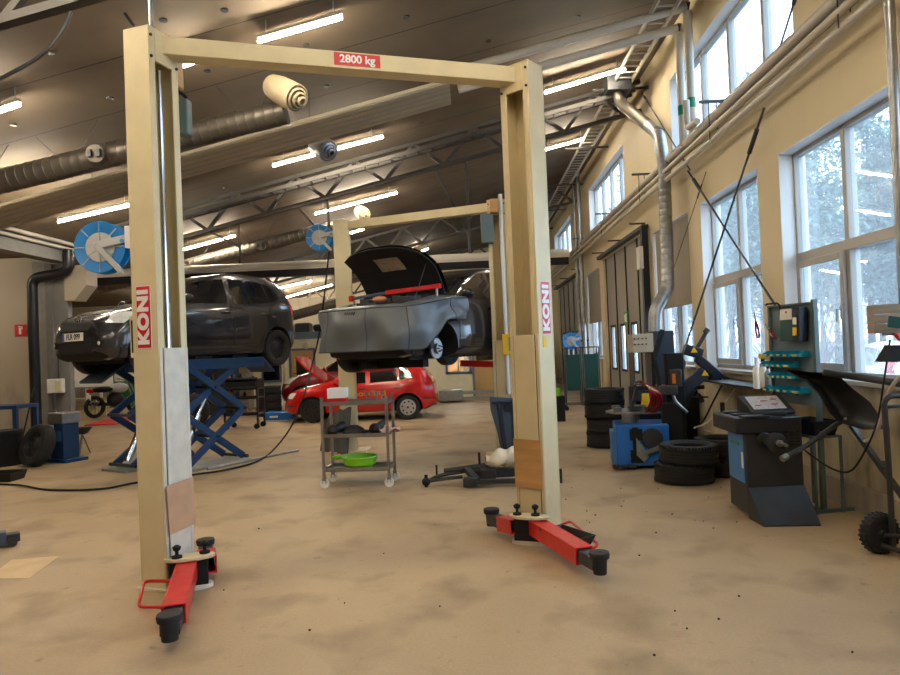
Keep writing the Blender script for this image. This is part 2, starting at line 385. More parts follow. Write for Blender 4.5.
def window(n, y0, y1, z0, z1, mull, rail=None, blind=None, sash=False):
    xf = XO - .12; root = bpy.data.objects.new('window_%d' % n, None); C.objects.link(root); root['kind'] = 'structure'
    f = MB(); w = .07
    for a, b in ((y0, y0 + .05), (y1 - .05, y1)): f.bx(xf - .03, xf + .07, a, b, z0, z1)
    f.bx(xf - .03, xf + .07, y0, y1, z0, z0 + .07); f.bx(xf - .03, xf + .07, y0, y1, z1 - .06, z1)
    for m in mull: f.bx(xf - .03, xf + .07, m - w / 2, m + w / 2, z0, z1)
    if rail: f.bx(xf - .035, xf + .07, y0, y1, rail - .05, rail + .05)
    f.build('window_frame', 'frame_shade_grey', root, bevel=.006)
    r = MB(); r.bx(XW + .002, xf - .03, y1 - .02, y1, z0, z1); r.bx(XW + .002, xf - .03, y0, y0 + .02, z0, z1); r.bx(XW + .002, xf - .03, y0 + .02, y1 - .02, z1 - .02, z1)
    r.build('reveal', 'reveal_white', root)
    MB().bx(xf + .015, xf + .025, y0 + .05, y1 - .05, z0 + .07, z1 - .06).build('glass', 'window_glass', root)
    MB().bx(XW - .06, xf - .03, y0 - .03, y1 + .03, z0 - .03, z0 + .015).build('window_sill', 'frame_shade_grey', root, bevel=.006)
    if sash:
        ee = [y0 + .05] + [m for m in mull] + [y1 - .05]; top = rail - .05
        for a, b in list(zip(ee, ee[1:]))[::-1][:sash]:
            s = MB(); a += .02; b -= .02
            for p, q in ((a, a + .07), (b - .07, b)): s.bx(xf - .07, xf - .031, p, q, z0 + .075, top)
            s.bx(xf - .07, xf - .031, a + .07, b - .07, z0 + .075, z0 + .15); s.bx(xf - .07, xf - .031, a + .07, b - .07, top - .07, top)
            so = s.build('sash', 'frame_shade_grey', root, bevel=.008)
            h = MB().bx(xf - .085, xf - .07, a + .02, a + .055, 1.72, 1.86).tube([(xf - .085, a + .037, 1.82), (xf - .125, a + .037, 1.82), (xf - .125, a + .037, 1.70)], .011)
            h.build('window_handle', 'frame_shade_grey', so)
    if blind:
        MB().bx(XW + .05, XW + .06, y0 + .04, y1 - .04, blind, z1 - .03).cyl((XW + .055, y0 + .04, blind), (XW + .055, y1 - .04, blind), .014).build('roller_blind', 'blind', root)
wn = 1
for i, (a, b) in enumerate(LOWWIN):
    window(wn, a, b, ZL0, ZL1, [(a + b) / 2], rail=2.42, blind=2.15 if i >= 5 else None, sash=(2 if i < 3 else 1)); wn += 1
for a, b in UPWIN:
    k = 4; window(wn, a, b, ZU0, ZU1, [a + (b - a) * j / k for j in range(1, k)]); wn += 1
# folding doors
for n, (a, b, h) in enumerate(DOORS):
    root = bpy.data.objects.new('door_%d' % (n + 1), None); C.objects.link(root); root['kind'] = 'structure'
    k = 4 if n == 0 else 5; w = (b - a) / k
    for j in range(k):
        y0, y1 = a + j * w + .02, a + (j + 1) * w - .02
        lf = MB(); x0, x1 = XW + .08, XW + .14; m0, m1 = (y0 + y1) / 2 - .22, (y0 + y1) / 2 + .22
        za, zb = (.95, 1.95)
        lf.bx(x0, x1, y0, m0, 0.02, h - .02); lf.bx(x0, x1, m1, y1, .02, h - .02); lf.bx(x0, x1, m0, m1, .02, za); lf.bx(x0, x1, m0, m1, zb, h - .02)
        lo = lf.build('door_leaf', 'door_leaf', root)
        MB().bx(x0 - .012, x0, m0 - .05, m0, za - .05, zb + .05).bx(x0 - .012, x0, m1, m1 + .05, za - .05, zb + .05).bx(x0 - .012, x0, m0, m1, za - .05, za).bx(x0 - .012, x0, m0, m1, zb, zb + .05).build('window_gasket', 'matt_black', lo)
        MB().bx(x0 + .03, x0 + .036, m0, m1, za, zb).build('door_pane', 'window_glass', lo)
        MB().bx(x0 - .02, x0 + .02, y1 - .01, y1 + .05, .02, h - .02).build('leaf_gap', 'matt_black', lo)  # black strip stands in for the dark gap between leaves
    t = MB().bx(XW - .14, XW - .02, a - .2, b + .1, h - .02, h + .05)
    for y in (a + .1, (a + b) / 2, b - .2): t.bar((XW - .3, y, h + .12), (XW, y, h + .12), .03, .03)
    t.build('door_track', 'dark_steel', root)
# beyond: yard outside
g = MB().bx(XO, 90, -30, 130, -.35, -.15).build('ground', 'yard'); st(g)

# left side: header beam, wall piece, column
st(MB().bx(-8.35, -8.05, -3, 13.3, 3.62, 4.35).build('beam_left', 'header_grey'))
st(MB().bx(-13.2, -8.95, 13.9, 14.2, 0, 3.9).build('wall_divider', 'wall_pale'))
mb = MB(); p = at(22, 300, 13.6); 
mb.prism([(-8.95, 13.5, 0), (-8.62, 13.5, 0), (-8.62, 13.5, 3.7), (-8.95, 13.5, 3.7)], (0, .38, 0))
st(mb.build('column_left', 'concrete_col'))
mb = MB().bx(-8.56, -8.42, 13.3, 13.45, 0, 3.62).bx(-8.24, -8.1, 13.3, 13.45, 0, 3.62).bx(-8.42, -8.24, 13.34, 13.4, 0, 3.62)
st(mb.build('column_steel', 'header_grey'))
# bracket (corbel) beside the steel column
st(MB().prism([(-8.1, 13.2, 3.55), (-7.65, 13.2, 3.55), (-7.65, 13.2, 3.15), (-7.9, 13.2, 2.85), (-8.1, 13.2, 2.85)], (0, .4, 0)).build('trim_1', 'wall_pale'))

# office block at the back
OY = 20.8; oxa = at(289, 370, OY).x; oxb = 1.35
root = bpy.data.objects.new('wall_office', None); C.objects.link(root); root['kind'] = 'structure'
def ox(px): return at(px, 380, OY).x
def oz(py, px): return at(px, py, OY).z
H = oz(339, 305)
d1a, d1b = ox(291), ox(315); dzt = oz(350, 300); d2a, d2b = ox(474), ox(500)
wa, wb = ox(446), ox(472); wz0 = oz(374, 460); wz1 = wz0 + .95
mb = MB(); segs = sorted([oxa, d1a, d1b, wa, wb, d2a, d2b, oxb])
for a, b in zip(segs, segs[1:]):
    m = (a + b) / 2
    if d1a < m < d1b or d2a < m < d2b: mb.bx(a, b, OY, OY + .12, min(dzt, H - .05), H)
    elif wa < m < wb: mb.bx(a, b, OY, OY + .12, 0, wz0); mb.bx(a, b, OY, OY + .12, min(wz1, H - .05), H)
    else: mb.bx(a, b, OY, OY + .12, 0, H)
mb.bx(oxb, oxb + .12, OY, YB, 0, H); mb.bx(oxa - .12, oxa, OY, YB, 0, H)
st(mb.build('office_partition', 'office_wall', root))
st(MB().bx(oxa - .15, oxb + .15, OY - .06, YB, H, H + .22).build('trim_2', 'office_trim'))
for nm, a, b in (('door_3', d1a, d1b), ('door_4', d2a, d2b)):
    dr = bpy.data.objects.new(nm, None); C.objects.link(dr); dr['kind'] = 'structure'
    w = b - a; lf = MB(); y0, y1 = OY + .02, OY + .07
    if nm == 'door_3': la, lb, za, zb = a + w * .22, b - w * .18, dzt * .45, dzt * .86
    else: la, lb, za, zb = a + w * .12, b - w * .1, dzt * .68, dzt * .95
    lf.bx(a + .03, la, y0, y1, .01, dzt - .02).bx(lb, b - .03, y0, y1, .01, dzt - .02).bx(la, lb, y0, y1, .01, za).bx(la, lb, y0, y1, zb, dzt - .02)
    lo = lf.build('door_leaf', 'light_wood', dr)
    MB().bx(la, lb, OY + .04, OY + .05, za, zb).build('door_pane', 'door_glass', lo)
    MB().bx(a - .04, a + .03, OY - .02, OY + .1, 0, dzt).bx(b - .03, b + .04, OY - .02, OY + .1, 0, dzt).bx(a - .04, b + .04, OY - .02, OY + .1, dzt - .02, dzt + .05).build('door_frame', 'office_trim', dr)
    MB().cyl((a + .09, OY - .04, 1.0), (a + .2, OY - .04, 1.0), .012).cyl((a + .09, OY - .04, 1.0), (a + .09, OY + .02, 1.0), .012).build('door_handle', 'dark_steel', lo)
wr = bpy.data.objects.new('window_30', None); C.objects.link(wr); wr['kind'] = 'structure'
MB().bx(wa, wa + .08, OY - .02, OY + .1, wz0, wz1).bx(wb - .08, wb, OY - .02, OY + .1, wz0, wz1).bx(wa, wb, OY - .02, OY + .1, wz0, wz0 + .08).bx(wa, wb, OY - .02, OY + .1, wz1 - .06, wz1).bx((wa + wb) / 2 - .02, (wa + wb) / 2 + .02, OY, OY + .08, wz0, wz1).build('window_frame', 'office_trim', wr)
MB().bx(wa + .08, wb - .08, OY + .04, OY + .05, wz0 + .08, wz1 - .06).build('glass', 'window_glass', wr)
st(MB().bx(oxa, oxb, OY + 2.4, OY + 2.5, 0, H).build('wall_inner', 'orange_room'))
# a lit room behind: bookshelf with binders
_t = thing('tube_light', 'tube light glowing inside the small office at the back', 'ceiling light', ((wa + wb) / 2, OY + 1.2, H - .12))
MB().bx(-.6, .6, -.05, .05, .03, .12).build('housing', 'frame_shade_grey', _t); MB().cyl((-.58, 0, 0), (.58, 0, 0), .021, n=10).build('tube', 'tube_light', _t)
t = thing('bookshelf', 'wooden shelf of binders seen through the lit office window', 'bookshelf', ((wa + wb) / 2 + .5, OY + 2.2, 0))
MB().bx(-.45, -.42, -.15, .15, 0, 2.0).bx(.42, .45, -.15, .15, 0, 2.0).bx(-.42, .42, .13, .15, 0, 2.0).build('case', 'plywood', t)
for k in range(5): MB().bx(-.42, .42, -.14, .13, .3 + k * .38, .32 + k * .38).build('shelf', 'plywood', t)
for k in range(4):
    o = MB().bx(-.38, .3, -.1, .1, .33 + k * .38, .6 + k * .38).build('binders', 'books', t); o['kind'] = 'stuff'
# back-left whiteboard wall
st(MB().bx(XF, oxa - .12, 27.0, 27.2, 0, 3.86).build('wall_workshop', 'wall_pale'))
# ================================================================= overhead
# tube lights: ends as seen, lying just under the sloping ceiling
tubes = [((258, 42), (342, 18), 'long tube light just behind the crossbeam with the load sticker'),
         ((183, 66.5), (209, 58), 'short tube light peeking out beneath the crossbeam beside the motor box'),
         ((-26, 120), (20, 105), 'tube light at the far left under the dark roof truss'),
         ((545, 93), (625, 69), 'tube light above the grey elbow of the wall duct'),
         ((545, 150), (585, 139), 'short tube light beside the near end of the second roof truss'),
         ((273, 166), (383, 137), 'tube light passing behind the small grey air nozzle'),
         ((58, 222), (132, 205), 'tube light above the big blue hose reel'),
         ((183, 250), (235, 236), 'tube light above the roof of the raised hatchback'),
         ((315, 214), (397, 193), 'tube light above the cream air nozzle'),
         ((266, 291), (311, 281), 'tube light just under the grey rail behind the small blue reel'),
         ((284, 298), (332, 285), 'tube light under the rail, second one behind the raised hatchback'),
         ((296, 317), (336, 308), 'distant tube light above the office roof'),
         ((313, 320.5), (325, 317), 'tiny distant tube light above the office roof junk'),
         ((412, 255.5), (428, 249), 'small tube light just above the rail beside the open bonnet')]
for (a, b, lab) in tubes:
    p, q = cl(*a, .22), cl(*b, .22)
    t = thing('tube_light', lab, 'ceiling light', (p + q) / 2, group='tube lights under the sloping ceiling')
    m = (p + q) / 2; p, q = p - m, q - m
    k = MB().bar(p + Vector((0, 0, .05)), q + Vector((0, 0, .05)), .07, .04)
    for e in (p * .8, q * .8): k.cyl(e + Vector((0, 0, .06)), e + Vector((0, 0, .22)), .006, n=6)
    k.build('housing', 'frame_shade_grey', t)
    MB().cyl(p, q, .0155, n=10).build('tube', 'tube_light', t)
# more tube lights of the same rows, nearer than the frame shows, light the foreground floor
for k, (x, y) in enumerate([(-3.6, 1.6), (0.2, 1.8), (-3.6, 4.3), (.4, 3.4), (-6.6, 3.2), (-6.5, 9.5), (-11, 11.5), (-12.5, 17.5), (-10.5, 22.5), (-3.5, 18.5), (-15, 15)]):  # tubes over the left and rear bays are added to brighten them
    L = .62; z = ceil_z(x) - .22 if x > -8.6 else 3.64; s = CES if x > -8.6 else 0
    t = thing('tube_light', 'tube light hanging in a row nearer than the photo frame' if y < 5 else 'tube light added to brighten the left and rear bays', 'ceiling light', (x, y, z), group='tube lights beyond the frame' if y < 5 else 'added tube lights over the rear bays')
    MB().bar((-L, 0, -L * s + .05), (L, 0, L * s + .05), .07, .04).cyl((0, 0, .06), (0, 0, .22), .006, n=6).build('housing', 'frame_shade_grey', t)
    MB().cyl((-L, 0, -L * s), (L, 0, L * s), .0155, n=10).build('tube', 'tube_light', t)

def truss(y, x0, x1, depth, lab, step=1.15, top=.1):
    t = thing('roof_truss', lab, 'roof truss', (x0, y, 0), group='steel roof trusses')
    P = lambda x, d: (x - x0, 0, ceil_z(x) - d)
    MB().bar(P(x0, top), P(x1, top), .1, .07, (0, 0, 1)).build('top_chord', 'truss_steel', t)
    MB().bar(P(x0, depth), P(x1, depth), .1, .07).build('bottom_chord', 'truss_steel', t)
    w = MB(); x = x0; k = 0
    while x + step / 2 <= x1:
        w.bar(P(x, depth if k % 2 == 0 else top), P(x + step / 2, top if k % 2 == 0 else depth), .06, .06); x += step / 2; k += 1
    w.build('web_bars', 'truss_steel', t)
    return t
truss(5.3, -8.3, 3.2, .62, 'dark steel roof truss crossing the top left corner nearest the front')
truss(12.8, -7.3, 3.35, .66, 'long zigzag roof truss in the middle above the raised cars')
truss(20.4, -8.3, 3.35, .7, 'steel roof truss behind the open bonnet, next one back')
truss(28, -8.3, 3.35, .7, 'steel roof truss farthest back near the rear wall')
# cable ladder hanging along the second truss, seen as a thicker dark band
t = thing('cable_tray', 'dark cable ladder running beside the middle roof truss', 'cable tray', (-7.2, 12.3, 0))
w = MB()
for dy in (-.12, .12): w.bar((0, dy, ceil_z(-7.2) - .42), (10.3, dy, ceil_z(3.1) - .42), .03, .07)
for k in range(41): x = .1 + k * .25; w.bar((x, -.12, ceil_z(-7.2 + x) - .43), (x, .12, ceil_z(-7.2 + x) - .43), .02, .02)
w.build('ladder_frame', 'truss_steel', t)
# cable ladder under the ceiling along the window wall
t = thing('cable_ladder', 'pale cable ladder under the ceiling along the window wall', 'cable ladder', (2.85, 4, 6.2))
w = MB()
for dx in (-.15, .15): w.bar((dx, 0, 0), (dx, 24, 0), .025, .08)
for k in range(96): w.bar((-.15, .1 + k * .25, 0), (.15, .1 + k * .25, 0), .03, .02)
w.build('ladder_frame', 'pipe_grey', t)
for k in range(7): MB().bar((-.5, 1 + k * 3.6, -.06), (.5, 1 + k * 3.6, -.06), .03, .04).build('bracket', 'truss_steel', t)

def spiral(mb, p, q, r, n=22, pitch=.12):
    p, q = Vector(p), Vector(q); L = (q - p).length; k = int(L / pitch); d = (q - p).normalized(); prof = []
    for i in range(k): h = i * L / k; prof += [(r, h), (r, h + L / k * .8), (r + .006, h + L / k * .88), (r + .006, h + L / k * .95)]
    prof += [(r, L)]
    return mb.lathe(prof, p, d, n)
def duct(name, label, a, b, Y, r, cap=None):
    p, q = at(*a, Y), at(*b, Y)
    t = thing(name, label, 'air duct', p); spiral(MB(), (0, 0, 0), q - p, r).build('duct_pipe', 'dark_duct', t)
    for k in (.15, .4, .65, .9):
        c = (q - p) * k; w = MB()
        for s in (-.14, .14): w.cyl(c + Vector((s, 0, r * .8)), (c.x + s * 3, 0, ceil_z(p.x + c.x + s * 3) - p.z), .004, n=5)
        w.build('hanger_wire', 'wire_steel', t)
    if cap:
        c = at(*cap, Y) - p; c = Vector((c.x, 0, (q - p).z * c.x / (q - p).x)); e = c + Vector((.05, -r - .1, -.03))
        MB().cyl(c, e, r * .72, n=24).build('access_cap', 'dark_duct', t)
        h = MB()
        for s in (-1, 1): h.box(e + Vector((s * r * .36, -.02, 0)), (.05, .05, r * .6))
        h.build('cap_handle', 'charcoal', t)
    return t
def nozzle(label, px, py, Y, r, L, m, d):
    p = at(px, py, Y); t = thing('air_nozzle', label, 'air nozzle', p); d = Vector(d).normalized()
    prof = [(.001, -L * .55), (r * .5, -L * .53), (r * .82, -L * .42), (r * .97, -L * .2), (r, 0), (r, L * .3), (r * .98, L * .33), (r * .86, L * .37)]
    MB().lathe(prof[:-1] + [(r * .9, L * .33), (r * .86, L * .12)], (0, 0, 0), d, 28).build('nozzle_body', m, t)
    rg = MB()
    for k, rr in enumerate((.72, .5, .28)):
        rg.lathe([(r * rr, L * (.28 + .06 * k)), (r * (rr + .08), L * (.34 + .07 * k)), (r * (rr - .05), L * (.36 + .07 * k)), (r * (rr - .1), L * .25)], (0, 0, 0), d, 24, closed=True)
    rg.lathe([(.001, L * .2), (r * .8, L * .2), (r * .8, L * .15), (.001, L * .15)], (0, 0, 0), d, 20)
    rg.build('outlet_rings', 'steel' if m != 'nozzle_cream' else 'nozzle_cream', t)
    a, b, _ = frame(d)
    MB().cyl(-d * L * .3, (-.1, .35, .16), r * .5, n=20).build('neck', 'dark_duct', t)
duct('spiral_duct', 'dark spiral air duct across the top left with a round cap', (-75, 200), (286, 112), 8.6, .155, cap=(102, 153))
duct('spiral_duct', 'smaller dark spiral duct behind the roof of the raised hatchback', (100, 288), (345, 224), 15.8, .155, cap=(262, 244))
duct('spiral_duct', 'distant dark duct low above the office roof', (230, 332), (345, 302), 20, .15)
nozzle('large cream air nozzle hanging at the end of the long duct', 286, 93, 8.3, .175, .66, 'nozzle_cream', (.72, -.42, -.52))
nozzle('small grey air nozzle in front of a tube light', 323, 148, 10.9, .18, .5, 'galvanised', (.66, -.5, -.5))
nozzle('cream air nozzle above the small blue hose reel', 362, 213, 16, .16, .42, 'nozzle_cream', (.5, -.62, -.5))
# radiant heating panel
t = thing('radiant_panel', 'long beige fluted heating panel hanging under the ceiling', 'heating panel', (0, 9.5, 0))
xa, xb = -7.6, at(450, 90, 9.9).x; dz = .42
MB().prism([(xa, 0, ceil_z(xa) - dz), (xb, 0, ceil_z(xb) - dz), (xb, 0, ceil_z(xb) - dz + .05), (xa, 0, ceil_z(xa) - dz + .05)], (0, .9, 0)).build('panel', 'panel_beige', t)
w = MB()
for k in range(5): w.bar((xa, .09 + k * .18, ceil_z(xa) - dz - .004), (xb, .09 + k * .18, ceil_z(xb) - dz - .006), .12, .014)
w.build('flutes', 'panel_beige', t)
w = MB()
for k in range(5):
    x = xa + .6 + k * 1.6
    for y in (.05, .85): w.cyl((x, y, ceil_z(x) - dz), (x, y, ceil_z(x)), .005, n=5)
w.build('hanger_wires', 'wire_steel', t)
# feed pipes from the panel to the window wall and down
t = thing('feed_pipes', 'pair of fat insulated pipes under the ceiling turning down the wall', 'pipe', (0, 9.7, 0))
for k, (Y, dz, xe) in enumerate(((-.12, .27, 3.2), (.18, .42, 3.16))):
    P = lambda x: (x, Y, ceil_z(x) - dz)
    MB().tube([P(xb + .12), P(xe - .1), P(xe)], .062, 14).build('insulated_pipe', 'pipe_grey', t)
    zz = 4.36
    MB().tube([(xe + .02, Y, ceil_z(xe) - dz - .07), (xe + .02, Y, zz)], .058, 14).build('riser', 'pipe_grey', t)
    MB().cyl((xe + .02, Y, zz + .62), (xe + .02, Y, zz + .48), .061, n=14).build('green_band', 'green_tape', t)
    MB().cyl((xe + .02, Y - .05, ceil_z(xe) - dz + .04), (xe + .02, Y + .05, ceil_z(xe) - dz - .06), .03).build('elbow_fitting', 'dark_steel', t)
# wall pipes along the window wall; the dark blue one is shadow given shape
for lab, x, z, r, m in (('thickest pale insulated pipe, top one of the three wall pipes', 3.2, 4.42, .055, 'pipe_grey'), ('middle pale pipe of the three along the window wall', 3.12, 4.23, .036, 'pipe_grey'), ('lowest pale pipe of the three along the window wall', 3.14, 4.10, .036, 'pipe_grey'), ('dark blue rod standing in for the shadow beneath the thickest wall pipe', 3.24, 4.31, .026, 'pipe_shade_blue')):
    o = MB().cyl((0, 0, 0), (0, 28, 0), r, n=14).build('wall_pipe', m, loc=(x, 1, z)); tag(o, lab, 'pipe')
for i, y in enumerate((5.6, 8.6, 12.2, 15.8, 19.4)):
    o = MB().bar((-.42, 0, .16), (0, 0, .16), .035, .035).tube([(-.3, 0, .16), (-.3, 0, -.33)], .007, 6).tube([(-.2, 0, .16), (-.2, 0, -.2)], .007, 6).build('pipe_bracket', 'wire_steel', loc=(XW, y, 4.42))
    tag(o, 'steel bracket holding the three wall pipes', 'bracket', 'brackets carrying the wall pipes')
o = MB().tube(arc([(0, 0, .42), (0, 0, .02), (.02, -.35, .02)], .12), .045, 12).build('pipe_elbow', 'pipe_grey', loc=(3.07, 9.35, 4.45)); tag(o, 'pale pipe elbow beneath the green banded risers', 'pipe')
# vertical pipe nearest the right edge and other risers
for lab, X, Y, r, z0 in (('shiny vertical pipe at the right edge in front of the near window', 3.14, 5.0, .035, 1.0), ('thin vertical pipe between the folding doors far back', 3.2, 19.4, .06, 0), ('vertical pipe beside the far upper window', 3.2, 20.2, .05, 0)):
    o = MB().cyl((0, 0, z0), (0, 0, ceil_z(X)), r, n=12).build('riser_pipe', 'galvanised', loc=(X, Y, 0)); tag(o, lab, 'pipe')
o = MB().cyl((0, 0, 1.0), (0, 0, 6.4), .02, n=8).build('riser_pipe', 'pipe_shade_blue', loc=(3.22, 5.16, 0)); tag(o, 'slim dark blue pipe beside the shiny right edge pipe', 'pipe')
o = MB().bx(-.06, .06, -.06, .06, 0, 3.74).build('steel_post', 'navy', loc=(3.3, 12.78, 0)); tag(o, 'dark blue steel post between the folding door and the blind window', 'post')
# spiral wall duct with elbows
t = thing('wall_duct', 'grey spiral exhaust duct with elbows running down by the blind window', 'air duct', (0, 0, 0))
p1 = Vector((2.7, 12.3, 6.2)); p2 = at(620, 103, 12.1); p3 = at(659, 134, 11.0); p4 = at(664, 165, 10.75); p5 = at(668, 288, 10.75); p6 = at(655, 310, 10.7); p7 = at(655, 350, 10.7)
MB().box(at(617, 84, 12.1), (.42, .42, .34)).build('connection_box', 'charcoal', t)
MB().tube(arc([at(618, 90, 12.1), p2, p3], .15), .1, 18).build('upper_elbow', 'dark_duct', t)
MB().tube(arc([p3 + (p2 - p3) * .25, p3, p4, p4 + Vector((0, 0, -.2))], .14), .102, 18).build('sloping_section', 'galvanised', t)
spiral(MB(), p4, p5, .098, pitch=.1).build('spiral_section', 'galvanised', t)
MB().tube(arc([p5 + Vector((0, 0, .1)), p5, p6, p7], .12), .1, 18).build('lower_elbow', 'galvanised', t)
# brace rods crossing in front of the pillar
def rod(a, b, X, lab, r=.014, ext=0):
    p, q = atx(*a, X), atx(*b, X); q = q + (q - p) * ext
    t = thing('brace_rod', lab, 'brace rod', p, group='steel cross brace rods'); d = q - p
    MB().cyl((0, 0, 0), d, r, n=8).build('rod', 'wire_steel', t)
    MB().cyl(d * .06, d * .13, r * 1.9, n=8).build('turnbuckle', 'dark_steel', t)
rod((764, 108), (686, 345), 3.26, 'dark tension rod leaning left across the window between duct and board', ext=.1)
rod((688, 171), (777, 308), 3.3, 'dark tension rod leaning right down behind the tool board', ext=.35)
rod((642, 93), (690, 170), 3.3, 'thin tension rod high on the wall beside the duct elbow', .011)
rod((796, -4), (776, 60), 3.3, 'tension rod crossing the upper window near the top edge', .011)
rod((706, 172), (653, 330), 3.35, 'thin cable strung along the pillar beside the blind window', .006)
# exhaust rail across the hall
t = thing('exhaust_rail', 'long grey horizontal extraction rail crossing the hall behind the cars', 'rail', (0, 15, 0))
p, q = at(50, 279, 15), at(569, 257, 15); z = (p.z + q.z) / 2
MB().bx(p.x, q.x, -.09, .09, z - .02, z + .1).cyl((p.x, 0, z + .06), (q.x, 0, z + .06), .11, n=18).build('rail', 'pipe_grey', t)
MB().bx(p.x + .1, q.x - .02, -.08, .08, z - .17, z - .02).build('slot', 'matt_black', t)
w = MB()
for px in (240, 330, 470):
    x = at(px, 260, 15).x; w.cyl((x, 0, z + .1), (x, 0, ceil_z(x)), .03, n=8); w.bar((x, 0, z + .55), (x - .7, 0, ceil_z(x - .7) - .05), .05, .05)
w.build('hangers', 'truss_steel', t)
# lines and cables overhead
o = MB().tube(spline([at(78, -12, 6), at(64, 28, 6), at(40, 56, 6), at(0, 79, 6), at(-30, 95, 6)]), .017, 8).build('hanging_hose', 'charcoal'); tag(o, 'brown hose drooping in a curve at the top left', 'hose')
o = MB().tube(spline([at(113, -8, 6.6), at(124, 12, 6.6), at(134, 26, 6.6)]), .014, 8).build('hanging_hose', 'charcoal'); tag(o, 'short hose hanging above the left lift post', 'hose')
# round ceiling fixings
spots = [(51, 53), (163, 20), (110, 98), (13, 125), (224, 10), (207, 71), (406, 17), (306, 45), (577, 17), (488, 41), (326, 86), (596, 116), (225, 188), (421, 123), (362, 103)]
for px, py in spots:
    p = cl(px, py); o = MB().cyl((0, 0, -.008), (0, 0, .03), .045, n=14).build('ceiling_fixing', 'charcoal', loc=p); tag(o, 'small dark round fixing in the ceiling boards', 'ceiling fixing', 'round fixings dotted over the ceiling boards')
# pipes along the left header beam
for lab, dx, z, r in (('upper pale pipe along the left header beam', .07, 3.985, .04), ('lower pale pipe along the left header beam', .06, 3.88, .035)):
    o = MB().cyl((0, 0, 0), (0, 11.0, 0), r, n=12).build('header_pipe', 'pipe_grey', loc=(-8.05 + dx, 3.0, z)); tag(o, lab, 'pipe')
o = MB().tube(arc([(-7.93, 13.1, 3.85), (-7.93, 13.1, 3.42), (-8.72, 13.15, 3.32), (-8.72, 13.15, 0)], .18, 8), .1, 16).build('drain_pipe', 'pipe_black')
tag(o, 'thick black drain pipe bending around the left column down to the floor', 'pipe')
w = MB()
# ================================================================= two-post lifts
def post(root, pos, heading, koni, H=3.93, dx=.218, dy=.293, cover=1.68, covm='white_dirty', patch=None, sticker=True, screw=True, plates='cream', kz=None, cut=True):
    """C-shaped column, slot looking along its local +x; sign on its local side koni (+1/-1 y)"""
    p = bpy.data.objects.new('post', None); C.objects.link(p); p.parent = root; p.location = pos; p.rotation_euler = (0, 0, heading)
    x0, x1, y0, y1, t, lip = -dx / 2, dx / 2, -dy / 2, dy / 2, .018, .062
    c = MB().bx(x0, x0 + t, y0, y1, 0, H).bx(x0 + t, x1, y0, y0 + t, 0, H).bx(x0 + t, x1, y1 - t, y1, 0, H)
    c.bx(x1 - t, x1, y0 + t, y0 + lip, 0, H).bx(x1 - t, x1, y1 - lip, y1 - t, 0, H).bx(x0, x1 + .004, y0, y1, H, H + .015)
    c.bx(x1 - t, x1 + .004, y0 + lip, y1 - lip, H - .22, H)
    c.build('column', plates, p, bevel=.004)
    w = (dy - 2 * lip)
    cv = MB().bx(x1 - .02, x1 + .014, -w * .62, w * .62, .05, cover)
    cv.bx(x1 - .002, x1 + .008, y0 + .004, -w * .66, .05, cover).bx(x1 - .002, x1 + .008, w * .66, y1 - .004, .05, cover)
    co = cv.build('carriage_cover', covm, p, bevel=.004)
    MB().bx(x1 + .0045, x1 + .006, -w * .66, -w * .62, .05, cover).bx(x1 + .0045, x1 + .006, w * .62, w * .66, .05, cover).build('cover_gap_shade', 'charcoal', co)  # charcoal strips put the shade of the seam gaps into colour
    if screw:
        MB().cyl((x1 - .05, .005, .3), (x1 - .05, .005, H - .25), .017, n=12).build('lifting_screw', 'chrome', p)
        MB().cyl((x1 - .08, .03, cover), (x1 - .08, .03, cover + .33), .03, n=12).build('screw_sleeve', 'white_dirty', p)
    b = MB()
    for yy in (y0 + .02, y1 - .02):
        for zz in (H - .05, H - .2): b.cyl((x1, yy, zz), (x1 + .012, yy, zz), .011, n=6)
    b.build('bolts', 'dark_steel', p)
    if sticker:
        s = koni; zc, h, ww = kz or 1.90, .44, .125; yy = s * (dy / 2)
        so = MB().bx(-ww / 2 - .005, ww / 2 - .005, min(yy, yy + s * .003), max(yy, yy + s * .003), zc - h / 2, zc + h / 2).build('maker_sticker', 'sticker_white', p)
        MB().bx(-ww / 2 - .001, ww / 2 - .009, min(yy + s * .003, yy + s * .004), max(yy + s * .003, yy + s * .004), zc - h / 2 + .005, zc + h / 2 - .005).build('red_field', 'sticker_red', so)
        text('KONI', .122, 'sticker_white', so, (-.005, yy + s * .0055, zc), (PI / 2, -PI / 2, 0) if s < 0 else (PI / 2, -PI / 2, PI), bold=.007, sx=1.18)
    if patch:
        m, zc, hh, yy, ww, tilt = patch
        MB().box((x1 + .026, yy, zc), (.006, ww, hh), R=Matrix.Rotation(tilt, 3, 'X')).build('protective_board', m, p)
    return p
def local(p, z=0): return Vector((p.x, p.y, z))
def lift(name, label, A, hA, kA, B, hB, kB, armsA, armsB, H=3.93, front=True, **k):
    mid = (A + B) / 2; root = thing(name, label, 'car lift', (mid.x, mid.y, 0))
    a, b = A - local(mid), B - local(mid)
    pa = post(root, a, hA, kA, H, patch=('cardboard', .56, .34, .0, .27, .05) if front else None, covm='white_dirty' if front else 'cream', sticker=front, **k)
    pb = post(root, b, hB, kB, H, patch=('plywood', .62, .40, .0, .27, 0) if front else None, covm='cream', screw=False, sticker=front, kz=1.90, **k)
    za = Vector((0, 0, H - .075)); u = (b - a).normalized()
    MB().bar(a + u * .02 + za + Vector((0, 0, .0)), b - u * .02 + za, .15, .13).build('crossbeam', 'cream', root, bevel=.004)
    return root, pa, pb, a, b, u
LA, LB = Vector((-2.24, 4.78, 0)), Vector((.50, 5.70, 0))
hA, hB = math.radians(-16.5), math.radians(230)
